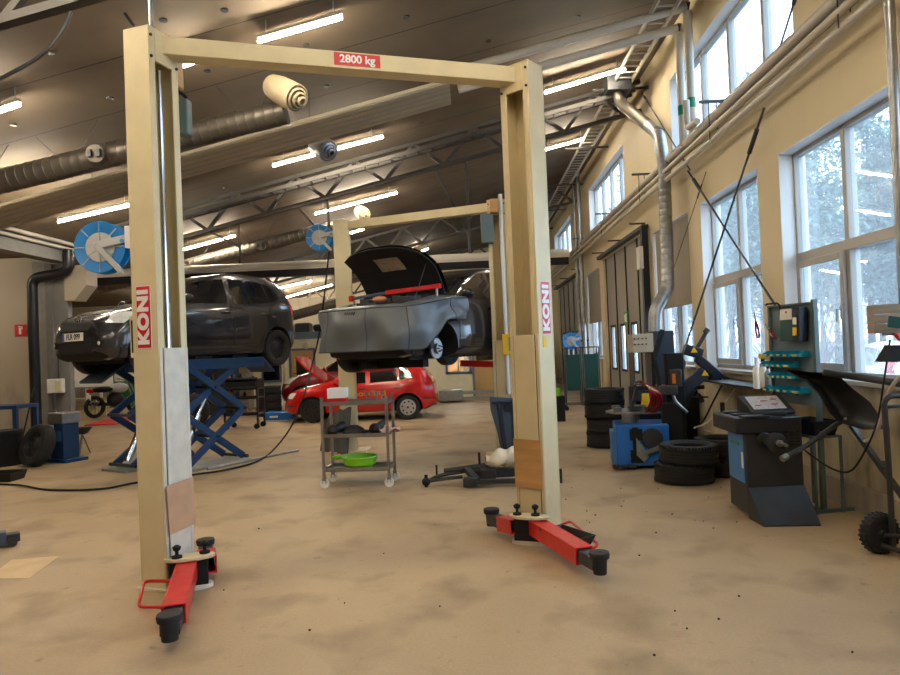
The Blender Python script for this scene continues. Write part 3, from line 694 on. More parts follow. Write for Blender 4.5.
root, pa, pb, a, b, u = lift('two_post_lift', 'cream two post car lift standing free in the foreground with red arms', LA, hA, -1, LB, hB, 1, None, None)
mid = (LA + LB) / 2; mid.z = 0
# load sticker on the beam
n = Vector((u.y, -u.x, 0)); c = a + (b - a) * .515 + n * .076 + Vector((0, 0, 3.93 - .07)); ang = math.atan2(u.y, u.x)
so = MB().box((0, 0, 0), (.36, .003, .098)).build('load_sticker', 'sticker_red', root); so.location = c; so.rotation_euler = (0, 0, ang)
text('2800 kg', .085, 'sticker_white', so, (0, -.0035, 0), (PI / 2, 0, 0), bold=.0022, sx=1.02)
# motor and switch box behind the left post
cbx = LA - mid + Vector((.06, .24, 0))
MB().box(cbx + Vector((0, 0, 3.78)), (.10, .12, .26)).build('motor_cover', 'plywood', root, bevel=.01)
MB().box(cbx + Vector((.07, .0, 3.42)), (.085, .1, .27)).build('switch_box', 'grey_green', root, bevel=.012)
MB().tube(spline([cbx + Vector((.02, -.03, 3.68)), cbx + Vector((.06, -.06, 3.6)), cbx + Vector((.1, -.03, 3.56)), cbx + Vector((.08, 0, 3.5))]), .012, 6).build('switch_cable', 'matt_black', root)
# supply pipe up to the roof above the left post
MB().cyl(a + Vector((.0, .02, 3.94)), a + Vector((.0, .02, ceil_z(LA.x))), .016, n=8).build('supply_conduit', 'galvanised', root)
def arm(root, hub, end, zt=.20, w=.135, h=.12, pad_r=.062, padw=.05):
    d = (end - hub); L = d.length; d.normalize(); up = Vector((0, 0, 1)); z = zt - h / 2
    h0, e0 = hub + up * z, end - d * .2 + up * (z - .02)
    m = bpy.data.objects.new('arm', None); C.objects.link(m); m.parent = root
    a_, b_, _ = frame(d); t = .012
    s = MB()
    for sg in (-1, 1): s.bar(h0 + a_ * sg * (w / 2 - t / 2), e0 + a_ * sg * (w / 2 - t / 2), t, h)
    s.bar(h0 + up * (h / 2 - t / 2), e0 + up * (h / 2 - t / 2), w - 2 * t, t).bar(h0 - up * (h / 2 - t / 2), e0 - up * (h / 2 - t / 2), w - 2 * t, t)
    s.build('arm_tube', 'red_paint', m, bevel=.003)
    MB().bar(e0 - d * .1, end + up * (z - .02), w * .78, h * .7).build('extension', 'charcoal', m, bevel=.004)
    pz = z - .02 + h * .3
    MB().lathe([(pad_r * .72, -.10), (pad_r * .82, 0), (pad_r * 1.05, .005), (pad_r * 1.12, .03), (pad_r * 1.05, .045), (pad_r * .3, .05)], end + up * pz, up, 22).build('lifting_pad', 'rubber', m)
    return m
def hub(root, pos, knobs, r=.125, ang=0):
    h = bpy.data.objects.new('hub', None); C.objects.link(h); h.parent = root; h.location = pos; h.rotation_euler = (0, 0, ang)
    pl = [(math.cos(2 * PI * i / 24) * r * 1.35, math.sin(2 * PI * i / 24) * r * .62) for i in range(24)]
    MB().prism([(x, y, .205) for x, y in pl], (0, 0, .022)).build('top_plate', 'cream_dirty', h, bevel=.003)
    MB().prism([(x * .9, y * .9, .0) for x, y in pl], (0, 0, .03)).build('bottom_plate', 'white_dirty', h)
    MB().bx(-.12, .12, -.05, .05, .03, .2).build('core', 'matt_black', h)
    for x, y in knobs: MB().lathe([(.036, .0), (.036, .014), (.012, .022), (.012, .045), (.024, .055), (.03, .075), (.012, .088), (.001, .09)], (x, y, .227), (0, 0, 1), 14).build('locking_knob', 'matt_black', h)
hubA = Vector((-2.03, 4.66, 0)); hubB = Vector((.40, 5.48, 0))
endA1 = fl(170, 641, .05); endA2 = fl(206, 556, .07); endB1 = fl(600, 573, .06); endB2 = fl(492, 526, .05)
for e in (endA1, endA2, endB1, endB2): e.z = 0
hub(root, hubA - mid, [(-.08, -.02), (.1, .02)], ang=math.radians(20))
hub(root, hubB - mid, [(-.1, .0), (.05, .0)], ang=math.radians(-18))
arm(root, hubA - mid + Vector((.0, -.05, 0)), endA1 - mid)
arm(root, hubA - mid + Vector((.1, .05, 0)), endA2 - mid, zt=.2)
arm(root, hubB - mid + Vector((.05, -.02, 0)), endB1 - mid)
arm(root, hubB - mid + Vector((-.1, 0, 0)), endB2 - mid)
# foot guard loops
g = [fl(137, 602, .04), fl(143, 584, .1), fl(170, 582, .1), fl(170, 604, .04)]
def loop(pts, nm):
    q = [p - mid for p in pts]; P = arc([(q[0] + q[3]) / 2, q[0], q[1], q[2], q[3], (q[0] + q[3]) / 2], .05)
    MB().tube(P[:-1], .011, 8, closed=True).build(nm, 'red_paint', root)
loop([fl(138, 607, .03), fl(144, 581, .1), fl(176, 581, .1), fl(168, 607, .03)], 'foot_guard')
loop([fl(556, 527, .08), fl(570, 521, .1), fl(599, 545, .07), fl(588, 551, .04)], 'foot_guard')
# base plates
for q, h_ in ((a, hA), (b, hB)): MB().box(q + Vector((0, 0, .008)), (.26, .34, .016), h_).build('base_plate', 'white_dirty', root)
# black oil tray lying by the right post
t = fl(568, 540, .1)
o = MB(); tr = MB()
def tray(mb, L, W, Hh, th=.006):
    mb.bx(-L / 2, L / 2, -W / 2, W / 2, 0, th)
    for s in (-1, 1):
        mb.prism([(s * L / 2, -W / 2, 0), (s * L / 2, W / 2, 0), (s * (L / 2 + .03), W / 2 + .03, Hh), (s * (L / 2 + .03), -W / 2 - .03, Hh)], (-s * th, 0, 0))
        mb.prism([(-L / 2, s * W / 2, 0), (L / 2, s * W / 2, 0), (L / 2 + .03, s * (W / 2 + .03), Hh), (-L / 2 - .03, s * (W / 2 + .03), Hh)], (0, -s * th, 0))
    return mb
o = tray(MB(), .34, .17, .07).build('parts_tray', 'tray_black', bevel=.004)
o.location = fl(567, 541, .11); o.rotation_euler = (0, 0, math.radians(-58)); tag(o, 'black plastic tray lying on the red guard of the right lift post', 'tray')
# little yellow label on right post
MB().box((0, 0, 0), (.05, .004, .09)).build('warning_label', 'warning_yellow', pb, loc=(.03, .1485, 1.62))
# white/yellow control column behind left post at (120,365)
# ================================================================= cars
def herm(xs, ys, x):
    """smooth interpolation; xs descending"""
    if x >= xs[0]: return ys[0]
    if x <= xs[-1]: return ys[-1]
    for i in range(len(xs) - 1):
        if xs[i] >= x >= xs[i + 1]:
            h = xs[i + 1] - xs[i]; t = (x - xs[i]) / h
            def sl(k):
                if k == 0 or k == len(xs) - 1: return 0
                d0 = (ys[k] - ys[k - 1]) / (xs[k] - xs[k - 1]); d1 = (ys[k + 1] - ys[k]) / (xs[k + 1] - xs[k])
                return 0 if d0 * d1 <= 0 else 2 * d0 * d1 / (d0 + d1)
            m0, m1 = sl(i) * h, sl(i + 1) * h
            return (2 * t**3 - 3 * t**2 + 1) * ys[i] + (t**3 - 2 * t**2 + t) * m0 + (-2 * t**3 + 3 * t**2) * ys[i + 1] + (t**3 - t**2) * m1
def mkwheel(mb_, r, w, c=(0, 0, 0), s=1):
    prof = [(r * .66, -w * .42), (r * .8, -w * .5), (r * .95, -w * .46), (r, -w * .34), (r, w * .34), (r * .95, w * .46), (r * .8, w * .5), (r * .66, w * .42)]
    return mb_.lathe(prof + [(r * .62, w * .2), (r * .62, -w * .2)], c, (0, 1, 0), 32, closed=True)
def wheel(parent, pos, r, w, style, m='black_plastic', side=1, tyre_name='wheel'):
    o = mkwheel(MB(), r, w).build(tyre_name, 'rubber', parent, loc=pos); s = side
    rim = MB().lathe([(r * .66, s * w * .42), (r * .64, s * w * .36), (r * .6, s * w * .1), (r * .3, s * w * .16), (r * .16, s * w * .3), (.001, s * w * .3)], (0, 0, 0), (0, 1, 0), 32, caps=False)
    rim.lathe([(r * .655, -w * .4), (r * .655, w * .4), (r * .63, w * .4), (r * .63, -w * .4)], (0, 0, 0), (0, 1, 0), 32, closed=True)
    rim.build('rim', m, o)
    if style == 'steel':
        h = MB()
        for k in range(12):
            t = 2 * PI * k / 12; h.ball((math.cos(t) * r * .5, s * w * .13, math.sin(t) * r * .5), r * .055, 6, (1, .35, 1))
        h.build('rim_holes', 'matt_black', o)
        MB().cyl((0, s * w * .2, 0), (0, s * w * .36, 0), r * .15, r * .12, 14).build('hub_cap', 'charcoal', o)
    elif style == 'cover':
        h = MB().lathe([(r * .66, s * w * .4), (r * .6, s * w * .47), (r * .3, s * w * .44), (r * .14, s * w * .5), (.001, s * w * .5)], (0, 0, 0), (0, 1, 0), 28)
        h.build('wheel_cover', 'reel_grey', o)
        h = MB()
        for k in range(8): t = 2 * PI * k / 8 + .2; h.ball((math.cos(t) * r * .46, s * w * .455, math.sin(t) * r * .46), r * .075, 6, (1, .25, 1))
        h.build('cover_holes', 'matt_black', o)
        MB().cyl((0, s * w * .46, 0), (0, s * w * .53, 0), r * .09, n=12).build('cover_badge', 'charcoal', o)
    return o
class Car:
    def __init__(s, name, label, paint, pos, heading, L, W, top, belt, half, bot, wb, r=.3, roofw=.7, scale=1, style='steel', skip=(), rimm='black_plastic', bottom_z=None, bumpz=.2, group=None, pitch=0, coverstyles=None):
        s.root = thing(name, label, 'car', pos, heading, group); s.root.scale = (scale,) * 3
        s.L = L; xf, xr = L
        N = 46; xs = [xf + (xr - xf) * (1 - math.cos(PI * i / N)) / 2 * .35 + (xf + (xr - xf) * i / N) * .65 - xf * 0 for i in range(N + 1)]
        xs = [xf + (xr - xf) * (.35 * (1 - math.cos(PI * i / N)) / 2 + .65 * i / N) for i in range(N + 1)]
        ks = lambda tb: ([a for a, _ in tb], [b for _, b in tb])
        T, B, Hh, Z = ks(top), ks(belt), ks(half), ks(bot)
        vs = []; J = 0
        for x in xs:
            tz, bz, w, zb = herm(*T, x), herm(*B, x), herm(*Hh, x), herm(*Z, x)
            bz = min(bz, tz - .035); g = tz - bz; green = min(1, max(0, (g - .05) / .35))
            sec = [(0, zb), (.72 * w, zb), (.93 * w, zb + .03), (.985 * w, zb + .10), (w, zb + (bz - zb) * .42), (.995 * w, zb + (bz - zb) * .62), (.985 * w, zb + (bz - zb) * .8), (.965 * w, bz - .035), (.94 * w, bz)]
            rw = roofw * w
            for t, k in ((.3, .3), (.6, .6), (.85, .86)):
                sec.append((.94 * w - (.94 * w - rw) * (k * green + (1 - green) * (k ** 2 * .9)), bz + g * t))
            sec += [(rw * .9, bz + g * .955), (rw * .6, bz + g * .985), (rw * .3, tz - .002), (0, tz)]
            J = len(sec)
            row = [(x, y, z) for y, z in sec] + [(x, -y, z) for y, z in sec[-2:0:-1]]
            vs += row
        n = 2 * J - 2; fs = [(i * n + k, i * n + (k + 1) % n, (i + 1) * n + (k + 1) % n, (i + 1) * n + k) for i in range(N) for k in range(n)]
        fs += [tuple(range(n))[::-1], tuple(range(N * n, N * n + n))]
        me = bpy.data.meshes.new('body'); me.from_pydata(vs, [], fs)
        bm = bmesh.new(); bm.from_mesh(me); bmesh.ops.recalc_face_normals(bm, faces=bm.faces); bm.to_mesh(me); bm.free()
        me.materials.append(M[paint]); me.materials.append(M['matt_black'])
        body = bpy.data.objects.new('body', me); C.objects.link(body)
        cut = MB(); wmax = max(b for _, b in half)
        for x in wb:
            for sg in (1, -1): cut.cyl((x, sg * (wmax - .30), r), (x, sg * (wmax + .2), r), r + .055, n=36)
        co = cut.build('cut', 'matt_black'); mo = body.modifiers.new('b', 'BOOLEAN'); mo.operation = 'DIFFERENCE'; mo.object = co; mo.solver = 'EXACT'
        bpy.context.view_layer.update()
        me2 = bpy.data.meshes.new_from_object(body.evaluated_get(bpy.context.evaluated_depsgraph_get()))
        bpy.data.objects.remove(co); bpy.data.objects.remove(body)
        me2.materials.clear(); me2.materials.append(M[paint]); me2.materials.append(M['matt_black'])
        for p in me2.polygons:
            c = p.center; dark = any((c.x - x) ** 2 + (c.z - r) ** 2 < (r + .0555) ** 2 and abs(c.y) < wmax * .985 for x in wb) and abs(c.z - 5) < 6
            p.material_index = 1 if dark and (abs(p.normal.y) < .7 or abs(c.y) < wmax - .2) else 0
            if p.center.z < herm(*Z, p.center.x) + .02: p.material_index = 1
        me2.polygons.foreach_set('use_smooth', [True] * len(me2.polygons)); me2.set_sharp_from_angle(angle=math.radians(42))
        s.body = bpy.data.objects.new('body', me2); C.objects.link(s.body); s.body.parent = s.root
        s.bvh = BVHTree.FromPolygons([v.co.copy() for v in me2.vertices], [tuple(p.vertices) for p in me2.polygons]); s.w = wmax; s.T, s.B, s.Z, s.Hf = T, B, Z, Hh
        k = 0
        for x in wb:
            for sg in (1, -1):
                if k not in skip: wheel(s.root, (x, sg * (wmax - .115), r), r, .19, style, rimm, sg)
                k += 1
    def hit(s, o, d, off=.004):
        h = s.bvh.ray_cast(Vector(o), Vector(d)); 
        if h[0] is None: return None
        return h[0] - Vector(d) * off
    def side(s, x, z, sg=1, off=.004):
        h = s.hit((x, sg * 3, z), (0, -sg, 0), off); return h if h else Vector((x, sg * s.w * .9, z))
    def front(s, y, z, sg=1, off=.004):
        h = s.hit((sg * 5, y, z), (-sg, 0, 0), off); return h if h else Vector((sg * 1.7, y, z))
    def topd(s, x, y, off=.004):
        h = s.hit((x, y, 4), (0, 0, -1), off); return h if h else Vector((x, y, 1))
    def patch(s, name, m, c, fn, n=10, parent=None, thick=.004):
        """c: four corners in the (u, v) of fn"""
        def f(u, v):
            p = [(1 - u) * (1 - v) * c[0][k] + u * (1 - v) * c[1][k] + u * v * c[2][k] + (1 - u) * v * c[3][k] for k in (0, 1)]
            return fn(*p)
        return MB().grid(f, n, n).build(name, m, parent or s.root)
    def line(s, name, m, pts, fn, r=.005, n=10):
        P = []
        for a, b in zip(pts, pts[1:]):
            for k in range(n): P.append(fn(a[0] + (b[0] - a[0]) * k / n, a[1] + (b[1] - a[1]) * k / n))
        P.append(fn(*pts[-1])); return MB().tube(P, r, 5).build(name, m, s.root)
    def mirrors(s, x, z, m, sides=(1, -1)):
        for sg in sides:
            p = s.side(x, z, sg, 0)
            MB().ball(p + Vector((0, sg * .12, .03)), .1, 10, (.6, 1, .72)).cyl(p, p + Vector((0, sg * .1, 0)), .02, n=8).build('wing_mirror', m, s.root)

def hatch_doors(c, sg, xs, z0, belt, handle='grey_car'):
    """door seams and handles on one side"""
    S = lambda x, z: c.side(x, z, sg, .001)
    xa, xb, xc = xs
    for x in xs[:2]: c.line('door_seam', 'matt_black', [(x, z0), (x, belt - .01)], S, .004)
    c.line('door_seam', 'matt_black', [(xc + .3, z0), (xc + .08, z0 + .25), (xc, belt - .01)], S, .004)
    c.line('door_seam', 'matt_black', [(xa, z0), (xc + .3, z0)], S, .004, 16)
    for x in (xb + .14, xc + .12):
        p = S(x, belt - .14); MB().box(p + Vector((0, sg * .018, 0)), (.17, .022, .03)).build('door_handle', handle, c.root, bevel=.008)

yaris = dict(L=(1.85, -1.9), W=.85,
    top=[(1.85, .62), (1.80, .74), (1.68, .82), (1.4, .90), (1.0, .99), (.72, 1.06), (.45, 1.20), (.05, 1.40), (-.2, 1.48), (-.6, 1.53), (-1.0, 1.52), (-1.4, 1.46), (-1.62, 1.38), (-1.78, 1.10), (-1.86, .88), (-1.9, .6)],
    belt=[(1.85, .55), (1.4, .80), (.72, .92), (0, .95), (-.9, 1.0), (-1.5, 1.06), (-1.9, 1.0)],
    half=[(1.85, .52), (1.80, .64), (1.68, .74), (1.45, .81), (1.1, .845), (0, .85), (-1.2, .845), (-1.6, .80), (-1.8, .70), (-1.9, .56)],
    bot=[(1.85, .30), (1.7, .20), (0, .19), (-1.6, .22), (-1.9, .34)], wb=(1.18, -1.28))
def dress(c, sgs, open_front=False, paint='grey_car', hole=True):
    for sg in sgs:
        S = lambda x, z: c.side(x, z, sg)
        c.patch('side_window', 'car_glass', [(.62, .985), (-.24, 1.0), (-.26, 1.40), (.18, 1.345)], S)
        c.patch('side_window', 'car_glass', [(-.34, 1.0), (-1.12, 1.04), (-1.05, 1.38), (-.36, 1.41)], S)
        c.patch('quarter_window', 'car_glass', [(-1.16, 1.05), (-1.42, 1.12), (-1.30, 1.30), (-1.10, 1.37)], S)
        hatch_doors(c, sg, (.78, -.3, -1.12), .36, 1.0, paint)
        c.line('sill_line', 'matt_black', [(.8, .30), (-.85, .30)], S, .006)
    c.mirrors(.56, 1.02, 'black_plastic' if paint != 'red_car' else 'red_car', (1, -1))
    c.patch('windscreen', 'car_glass', [(.73, .60), (.73, -.60), (.06, -.50), (.06, .50)], lambda x, y: c.topd(x, y))
    c.patch('rear_window', 'car_glass', [(.52, 1.08), (-.52, 1.08), (-.46, 1.33), (.46, 1.33)], lambda y, z: c.front(y, z, -1))
    for sg in (1, -1):
        c.patch('tail_lamp', 'tail_red', [(-1.66, .86), (-1.84, .82), (-1.76, 1.13), (-1.64, 1.18)], lambda x, z: c.side(x, z, sg, .006), 6)
hd = math.radians(240)        # both raised cars point down and left
# ---- the raised grey hatchback
ZC = 1.42
rw = Vector((at(275, 348, 11).x, 11, 0))
f = Vector((math.cos(hd), math.sin(hd), 0)); lft = Vector((-f.y, f.x, 0))
cpos = rw - lft * .735 * .93 + f * 1.28 * .93; cpos.z = ZC
car1 = Car('hatchback_car', 'dark grey hatchback raised on the blue scissor lift at left', 'grey_car', cpos, hd, scale=.93, rimm='dark_steel', **yaris)
car1.root.scale = (.93, .93, .985)
dress(car1, (1,))
F = lambda y, z: car1.front(y, z, 1)
car1.patch('upper_grille', 'matt_black', [(.42, .70), (-.42, .70), (-.36, .60), (.36, .60)], F)
car1.patch('lower_grille', 'matt_black', [(.46, .46), (-.46, .46), (-.4, .30), (.4, .30)], F)
for sg in (1, -1):
    hl = car1.patch('headlight', 'lamp_clear', [(1.74, .70), (1.56, .69), (1.34, .86), (1.62, .84)], lambda x, z: car1.side(x, z, sg, .008), 8)
    car1.patch('fog_lamp_recess', 'matt_black', [(sg * .64, .47), (sg * .47, .47), (sg * .47, .38), (sg * .60, .38)], F, 4)
    MB().ball(F(sg * .56, .43) + Vector((-.01, 0, 0)), .03, 8, (.5, 1, 1)).build('fog_lamp', 'lamp_clear', car1.root)
p = F(0, .53); pl = MB().box((0, 0, 0), (.012, .52, .11)).build('number_plate', 'sticker_white', car1.root, loc=p + Vector((.02, 0, 0)))
MB().box((.008, -.235, 0), (.004, .045, .105)).build('plate_band', 'machine_blue', pl)
text('FLR 099', .105, 'matt_black', pl, (.0075, .02, 0), (PI / 2, 0, PI / 2), bold=.0015)
bd = MB(); q = F(0, .76) + Vector((.012, 0, .0))
def ring(mb, c, ry, rz, r): mb.tube([c + Vector((0, math.cos(t) * ry, math.sin(t) * rz)) for t in [2 * PI * k / 24 for k in range(24)]], r, 6, closed=True)
ring(bd, q, .09, .062, .011); ring(bd, q + Vector((.004, 0, 0)), .032, .06, .008); ring(bd, q + Vector((.004, 0, .02)), .05, .02, .006)
bd.build('badge', 'chrome', car1.root)
car1.line('bonnet_seam', 'matt_black', [(.5, .80), (.35, .83), (-.35, .83), (-.5, .80)], lambda y, z: car1.front(y, z, 1, .001), .004)
MB().box((0, 0, .18), (3.0, 1.2, .06)).bar((1.2, -.6, .2), (1.2, .6, .2), .1, .1).cyl((-1.5, .2, .22), (.8, .1, .2), .05).build('underbody', 'matt_black', car1.root)

# ---- the second raised car, bonnet open, cover over the nose
hd2 = math.radians(239)
f2 = Vector((math.cos(hd2), math.sin(hd2), 0)); l2 = Vector((-f2.y, f2.x, 0))
big = dict(yaris)
nose = at(357, 350, 8.65); nose.z = 0
c2 = nose - f2 * 1.95; c2.z = 1.30
car2 = Car('hatchback_car', 'dark slate car raised on the second lift, bonnet open and nose covered', 'slate_car', c2, hd2, skip=(0,), **yaris)
dress(car2, (1, -1), paint='slate_car')
c = car2
# engine bay and open bonnet
bay = c.patch('engine_bay', 'matt_black', [(.80, .60), (1.62, .56), (1.62, -.56), (.80, -.60)], lambda x, y: c.topd(x, y, .006))
en = MB()
random.seed(3)
for k in range(26):
    x, y = random.uniform(.9, 1.5), random.uniform(-.5, .5); h = random.uniform(.03, .11); p = c.topd(x, y, 0)
    en.box(p + Vector((0, 0, h / 2)), (random.uniform(.06, .2), random.uniform(.06, .2), h), random.uniform(0, 1))
en.build('engine_parts', 'charcoal', c.root, bevel=.01)
MB().ball(c.topd(1.42, -.02, 0) + Vector((0, 0, .10)), .085, 10, (.9, 1.3, .6)).build('coolant_tank', 'tank_orange', c.root)
th = math.radians(43)
def bonnet(u, v):
    y = (v - .5) * 2; Lb = .92; w = .70 + .05 * u; edge = 1 - .16 * abs(y) ** 3
    r_ = u * Lb * (edge if u > .5 else 1); arch = .10 * math.sin(PI * min(1, u)) + .03 * (1 - y * y)
    return Vector((.80 + math.cos(th) * r_ - math.sin(th) * arch, y * w * (1 - .12 * u ** 3), 1.06 + math.sin(th) * r_ + math.cos(th) * arch))
MB().use('slate_car').grid(bonnet, 14, 16).build('bonnet', None, c.root)
def inner(k):
    def g(u, v):
        p = bonnet(.02 + u * .96, .02 + v * .96); return p + Vector((.035, 0, -.02)) * k
    return g
MB().grid(inner(1), 14, 16, thick=Vector((-.02, 0, .012))).build('bonnet_lining', 'under_hood', c.root)
MB().grid(lambda u, v: bonnet(.48 + .28 * u, .36 + .30 * v) + Vector((.075, 0, -.05)), 3, 3).build('lining_label', 'wood_grey', c.root)
MB().cyl((1.40, .55, .95), bonnet(.62, .9), .006, n=6).build('bonnet_stay', 'wire_steel', c.root)
# exposed hub with brake disc at the front left
hubp = Vector((1.18, .70, .3))
h = bpy.data.objects.new('front_hub', None); C.objects.link(h); h.parent = c.root; h.location = hubp
MB().lathe([(.135, 0), (.135, .022), (.07, .024), (.066, .06), (.02, .062), (.001, .062)], (0, 0, 0), (0, 1, 0), 32).build('brake_disc', 'steel', h)
MB().box((.10, -.01, .07), (.1, .07, .15)).build('brake_caliper', 'dark_steel', h, bevel=.01)
s = MB()
for k in range(5): t = 2 * PI * k / 5; s.cyl((math.cos(t) * .04, .055, math.sin(t) * .04), (math.cos(t) * .04, .09, math.sin(t) * .04), .008, n=6)
s.build('wheel_studs', 'dark_steel', h)
MB().cyl((0, -.25, 0), (0, 0, 0), .04).cyl((-.02, -.1, .05), (-.05, -.12, .42), .03).build('strut', 'matt_black', h)
MB().box((.1, 0, .2), (3.0, 1.15, .07)).bar((1.2, -.6, .12), (1.2, .55, .12), .12, .12).cyl((.7, -.3, .1), (1.5, -.3, .12), .07).build('underbody', 'matt_black', c.root)
# quilted grey nose cover (its own thing, lying on the car)
ct = thing('fender_cover', 'grey vinyl workshop cover draped over the nose of the slate car', 'cover', c2, hd2)
path = [(.72, .90), (1.0, .90), (1.35, .88), (1.66, .80), (1.86, .64), (1.93, .35), (1.945, 0), (1.93, -.35), (1.86, -.64), (1.66, -.80), (1.35, -.88), (1.0, -.90)]
pp = spline([(x, y, 0) for x, y in path], 6); m_ = len(pp) - 1
def cover(u, v):
    i = min(int(u * m_), m_ - 1); t = u * m_ - i; p = pp[i] * (1 - t) + pp[i + 1] * t
    fx = max(0, min(1, (p.x - 1.0) / .8)); side = 1 - fx
    ztop = .98 - .12 * fx; zbot = .30 + .38 * max(0, min(1, (1.62 - p.x) / .35)) if p.y > 0 or True else .3
    inward = Vector((1.2, 0, 0)) - p; inward.z = 0; inward.normalize()
    w = .016 * math.sin(u * 41 + v * 5) + .020 * math.sin(u * 21 - v * 8) * (.4 + v) + .022 * math.sin(v * 7 + u * 8) + .05 * v
    if v < .25:   # over the top edge, lying on the wings
        k = v / .25; q = p + inward * (.30 * (1 - k) ** 1.0); z = ztop + .035 * math.sin(k * PI / 2 + PI / 2) + .01
    else:
        k = (v - .25) / .75; q = p + inward * (.05 * (1 - k) * 0 - .02 * math.sin(k * PI)); z = ztop + (zbot - ztop) * k
    q = q - inward * w * (1 if v > .2 else .3); q.z = z; return q
MB().grid(cover, 90, 26).build('vinyl_sheet', 'vinyl_grey', ct)
for py, s_, mm in ((.0, .045, 'sticker_white'), (.60, .03, 'charcoal')):
    u_ = .5 + (-py) * .1
q = Vector((1.985, -.05, .5))
MB().box(q, (.006, .16, .02)).build('printed_label', 'sticker_white', ct)
sq = MB().tube([Vector((1.99, -.16 + .02 * k, .78 + (.03 if k % 2 else -.01))) for k in range(10)], .005, 5).build('embossed_mark', 'matt_black', ct)
for u0 in (.12, .33, .5, .68, .88):
    MB().tube([cover(u0, .26 + .73 * k / 14) for k in range(15)], .006, 5).build('seam', 'charcoal', ct)
MB().tube([cover(k / 60, .27) for k in range(61)], .008, 5).tube([cover(k / 60, .998) for k in range(61)], .008, 5).build('hem', 'charcoal', ct)
# red and grey support bar lying over the engine
o = thing('support_bar', 'red and grey bar laid across the open engine bay', 'support bar', c2, hd2)
MB().bar((1.12, .78, 1.13), (1.17, -.1, 1.10), .06, .06).build('red_half', 'red_paint', o, bevel=.006)
MB().bar((1.17, -.1, 1.10), (1.22, -.66, 1.06), .04, .04).build('grey_half', 'grey_blue_plastic', o, bevel=.006)
MB().bar((1.22, -.66, 1.06), (1.225, -.72, 1.06), .07, .08).build('end_pad', 'red_paint', o)
for x, y, z in ((1.13, .72, 1.1), (1.22, -.64, 1.03)): MB().cyl((x, y, .96), (x, y, z), .018, n=8).build('foot', 'steel', o)

# ---- red hatchback on the floor
cr_pos = fl(363, 419); Yc = 16.2
xm = (at(290, 400, Yc).x + at(437, 400, Yc).x) / 2; sc = (at(437, 400, Yc).x - at(290, 400, Yc).x) / 3.78
hr = PI
fab = dict(L=(1.88, -1.9), W=.82,
    top=[(1.88, .50), (1.84, .66), (1.70, .76), (1.3, .88), (.95, .95), (.75, .99), (.35, 1.22), (.0, 1.38), (-.3, 1.43), (-.8, 1.44), (-1.25, 1.40), (-1.5, 1.32), (-1.78, 1.0), (-1.86, .85), (-1.9, .5)],
    belt=[(1.88, .5), (1.4, .78), (.75, .87), (-.9, .92), (-1.5, .97), (-1.9, .8)],
    half=yaris['half'], bot=[(1.88, .28), (1.7, .2), (-1.6, .22), (-1.9, .32)], wb=(1.14, -1.22))
red = Car('small_hatchback', 'bright red hatchback on the floor with its bonnet up and gold door lettering', 'red_car', (xm, Yc, 0), hr, scale=sc, style='cover', **fab)
sg = 1
S = lambda x, z: red.side(x, z, 1)
red.patch('side_window', 'car_glass', [(.62, .90), (-.20, .93), (-.18, 1.30), (.10, 1.27)], S)
red.patch('side_window', 'car_glass', [(-.32, .93), (-.98, .96), (-.96, 1.29), (-.30, 1.31)], S)
red.patch('quarter_window', 'car_glass', [(-1.03, .97), (-1.38, 1.02), (-1.22, 1.26), (-1.01, 1.28)], S)
hatch_doors(red, 1, (.82, -.26, -1.08), .34, .93, 'matt_black')
red.patch('windscreen', 'car_glass', [(.70, .60), (.70, -.60), (.06, -.50), (.06, .50)], lambda x, y: red.topd(x, y))
red.mirrors(.5, .93, 'red_car')
red.patch('tail_lamp', 'tail_red', [(-1.66, .72), (-1.84, .70), (-1.80, .98), (-1.68, 1.04)], lambda x, z: red.side(x, z, 1, .006), 6)
red.patch('headlight', 'lamp_clear', [(1.80, .60), (1.62, .60), (1.52, .74), (1.72, .73)], lambda x, z: red.side(x, z, 1, .006), 6)
red.line('bumper_strip', 'matt_black', [(-1.60, .50), (-1.86, .50)], S, .016, 4)
red.line('bumper_strip', 'matt_black', [(1.58, .42), (1.84, .42)], S, .016, 4)
text('nordbid', .17, 'gold', red.root, S(-.30, .67) + Vector((0, .006, 0)), (PI / 2, 0, PI), name='door_lettering', bold=.004, sx=1.5)
# bonnet panel standing up
MB().grid(lambda u, v: Vector((.86 + .72 * u + .04 * math.sin(PI * u), (v - .5) * 1.2 * (1 - .1 * u), .98 + .62 * u - .02 * math.sin(PI * u))), 8, 8, thick=Vector((.03, 0, -.03))).build('bonnet', 'red_car', red.root)
w1 = [o for o in children(red.root) if o.name.startswith('wheel')]
# front wheel of the red car is a plain black steel wheel
for o in w1:
    if o.location.x > 0:
        for k in children(o):
            if k.name.startswith(('wheel_cover', 'cover_badge')): k.data = k.data.copy(); k.data.materials[0] = M['black_plastic']
# ---- dark red car behind
Y2 = 18.6; xm2 = at(284, 400, Y2).x + 1.93
dr = Car('hatchback_car', 'dark red car parked behind the bright red one, bonnet open', 'dark_red_car', (xm2, Y2, .12), PI, **yaris)
for k in (1,):
    S2 = lambda x, z: dr.side(x, z, 1)
    dr.patch('side_window', 'car_glass', [(.62, .985), (-.24, 1.0), (-.26, 1.40), (.18, 1.345)], S2)
    dr.patch('side_window', 'car_glass', [(-.34, 1.0), (-1.12, 1.04), (-1.05, 1.38), (-.36, 1.41)], S2)
    dr.patch('headlight', 'lamp_clear', [(1.76, .70), (1.56, .69), (1.30, .88), (1.62, .84)], lambda x, z: dr.side(x, z, 1, .008), 8)
    hatch_doors(dr, 1, (.78, -.3, -1.12), .36, 1.0, 'dark_red_car')
dr.patch('windscreen', 'car_glass', [(.73, .60), (.73, -.60), (.06, -.50), (.06, .50)], lambda x, y: dr.topd(x, y))
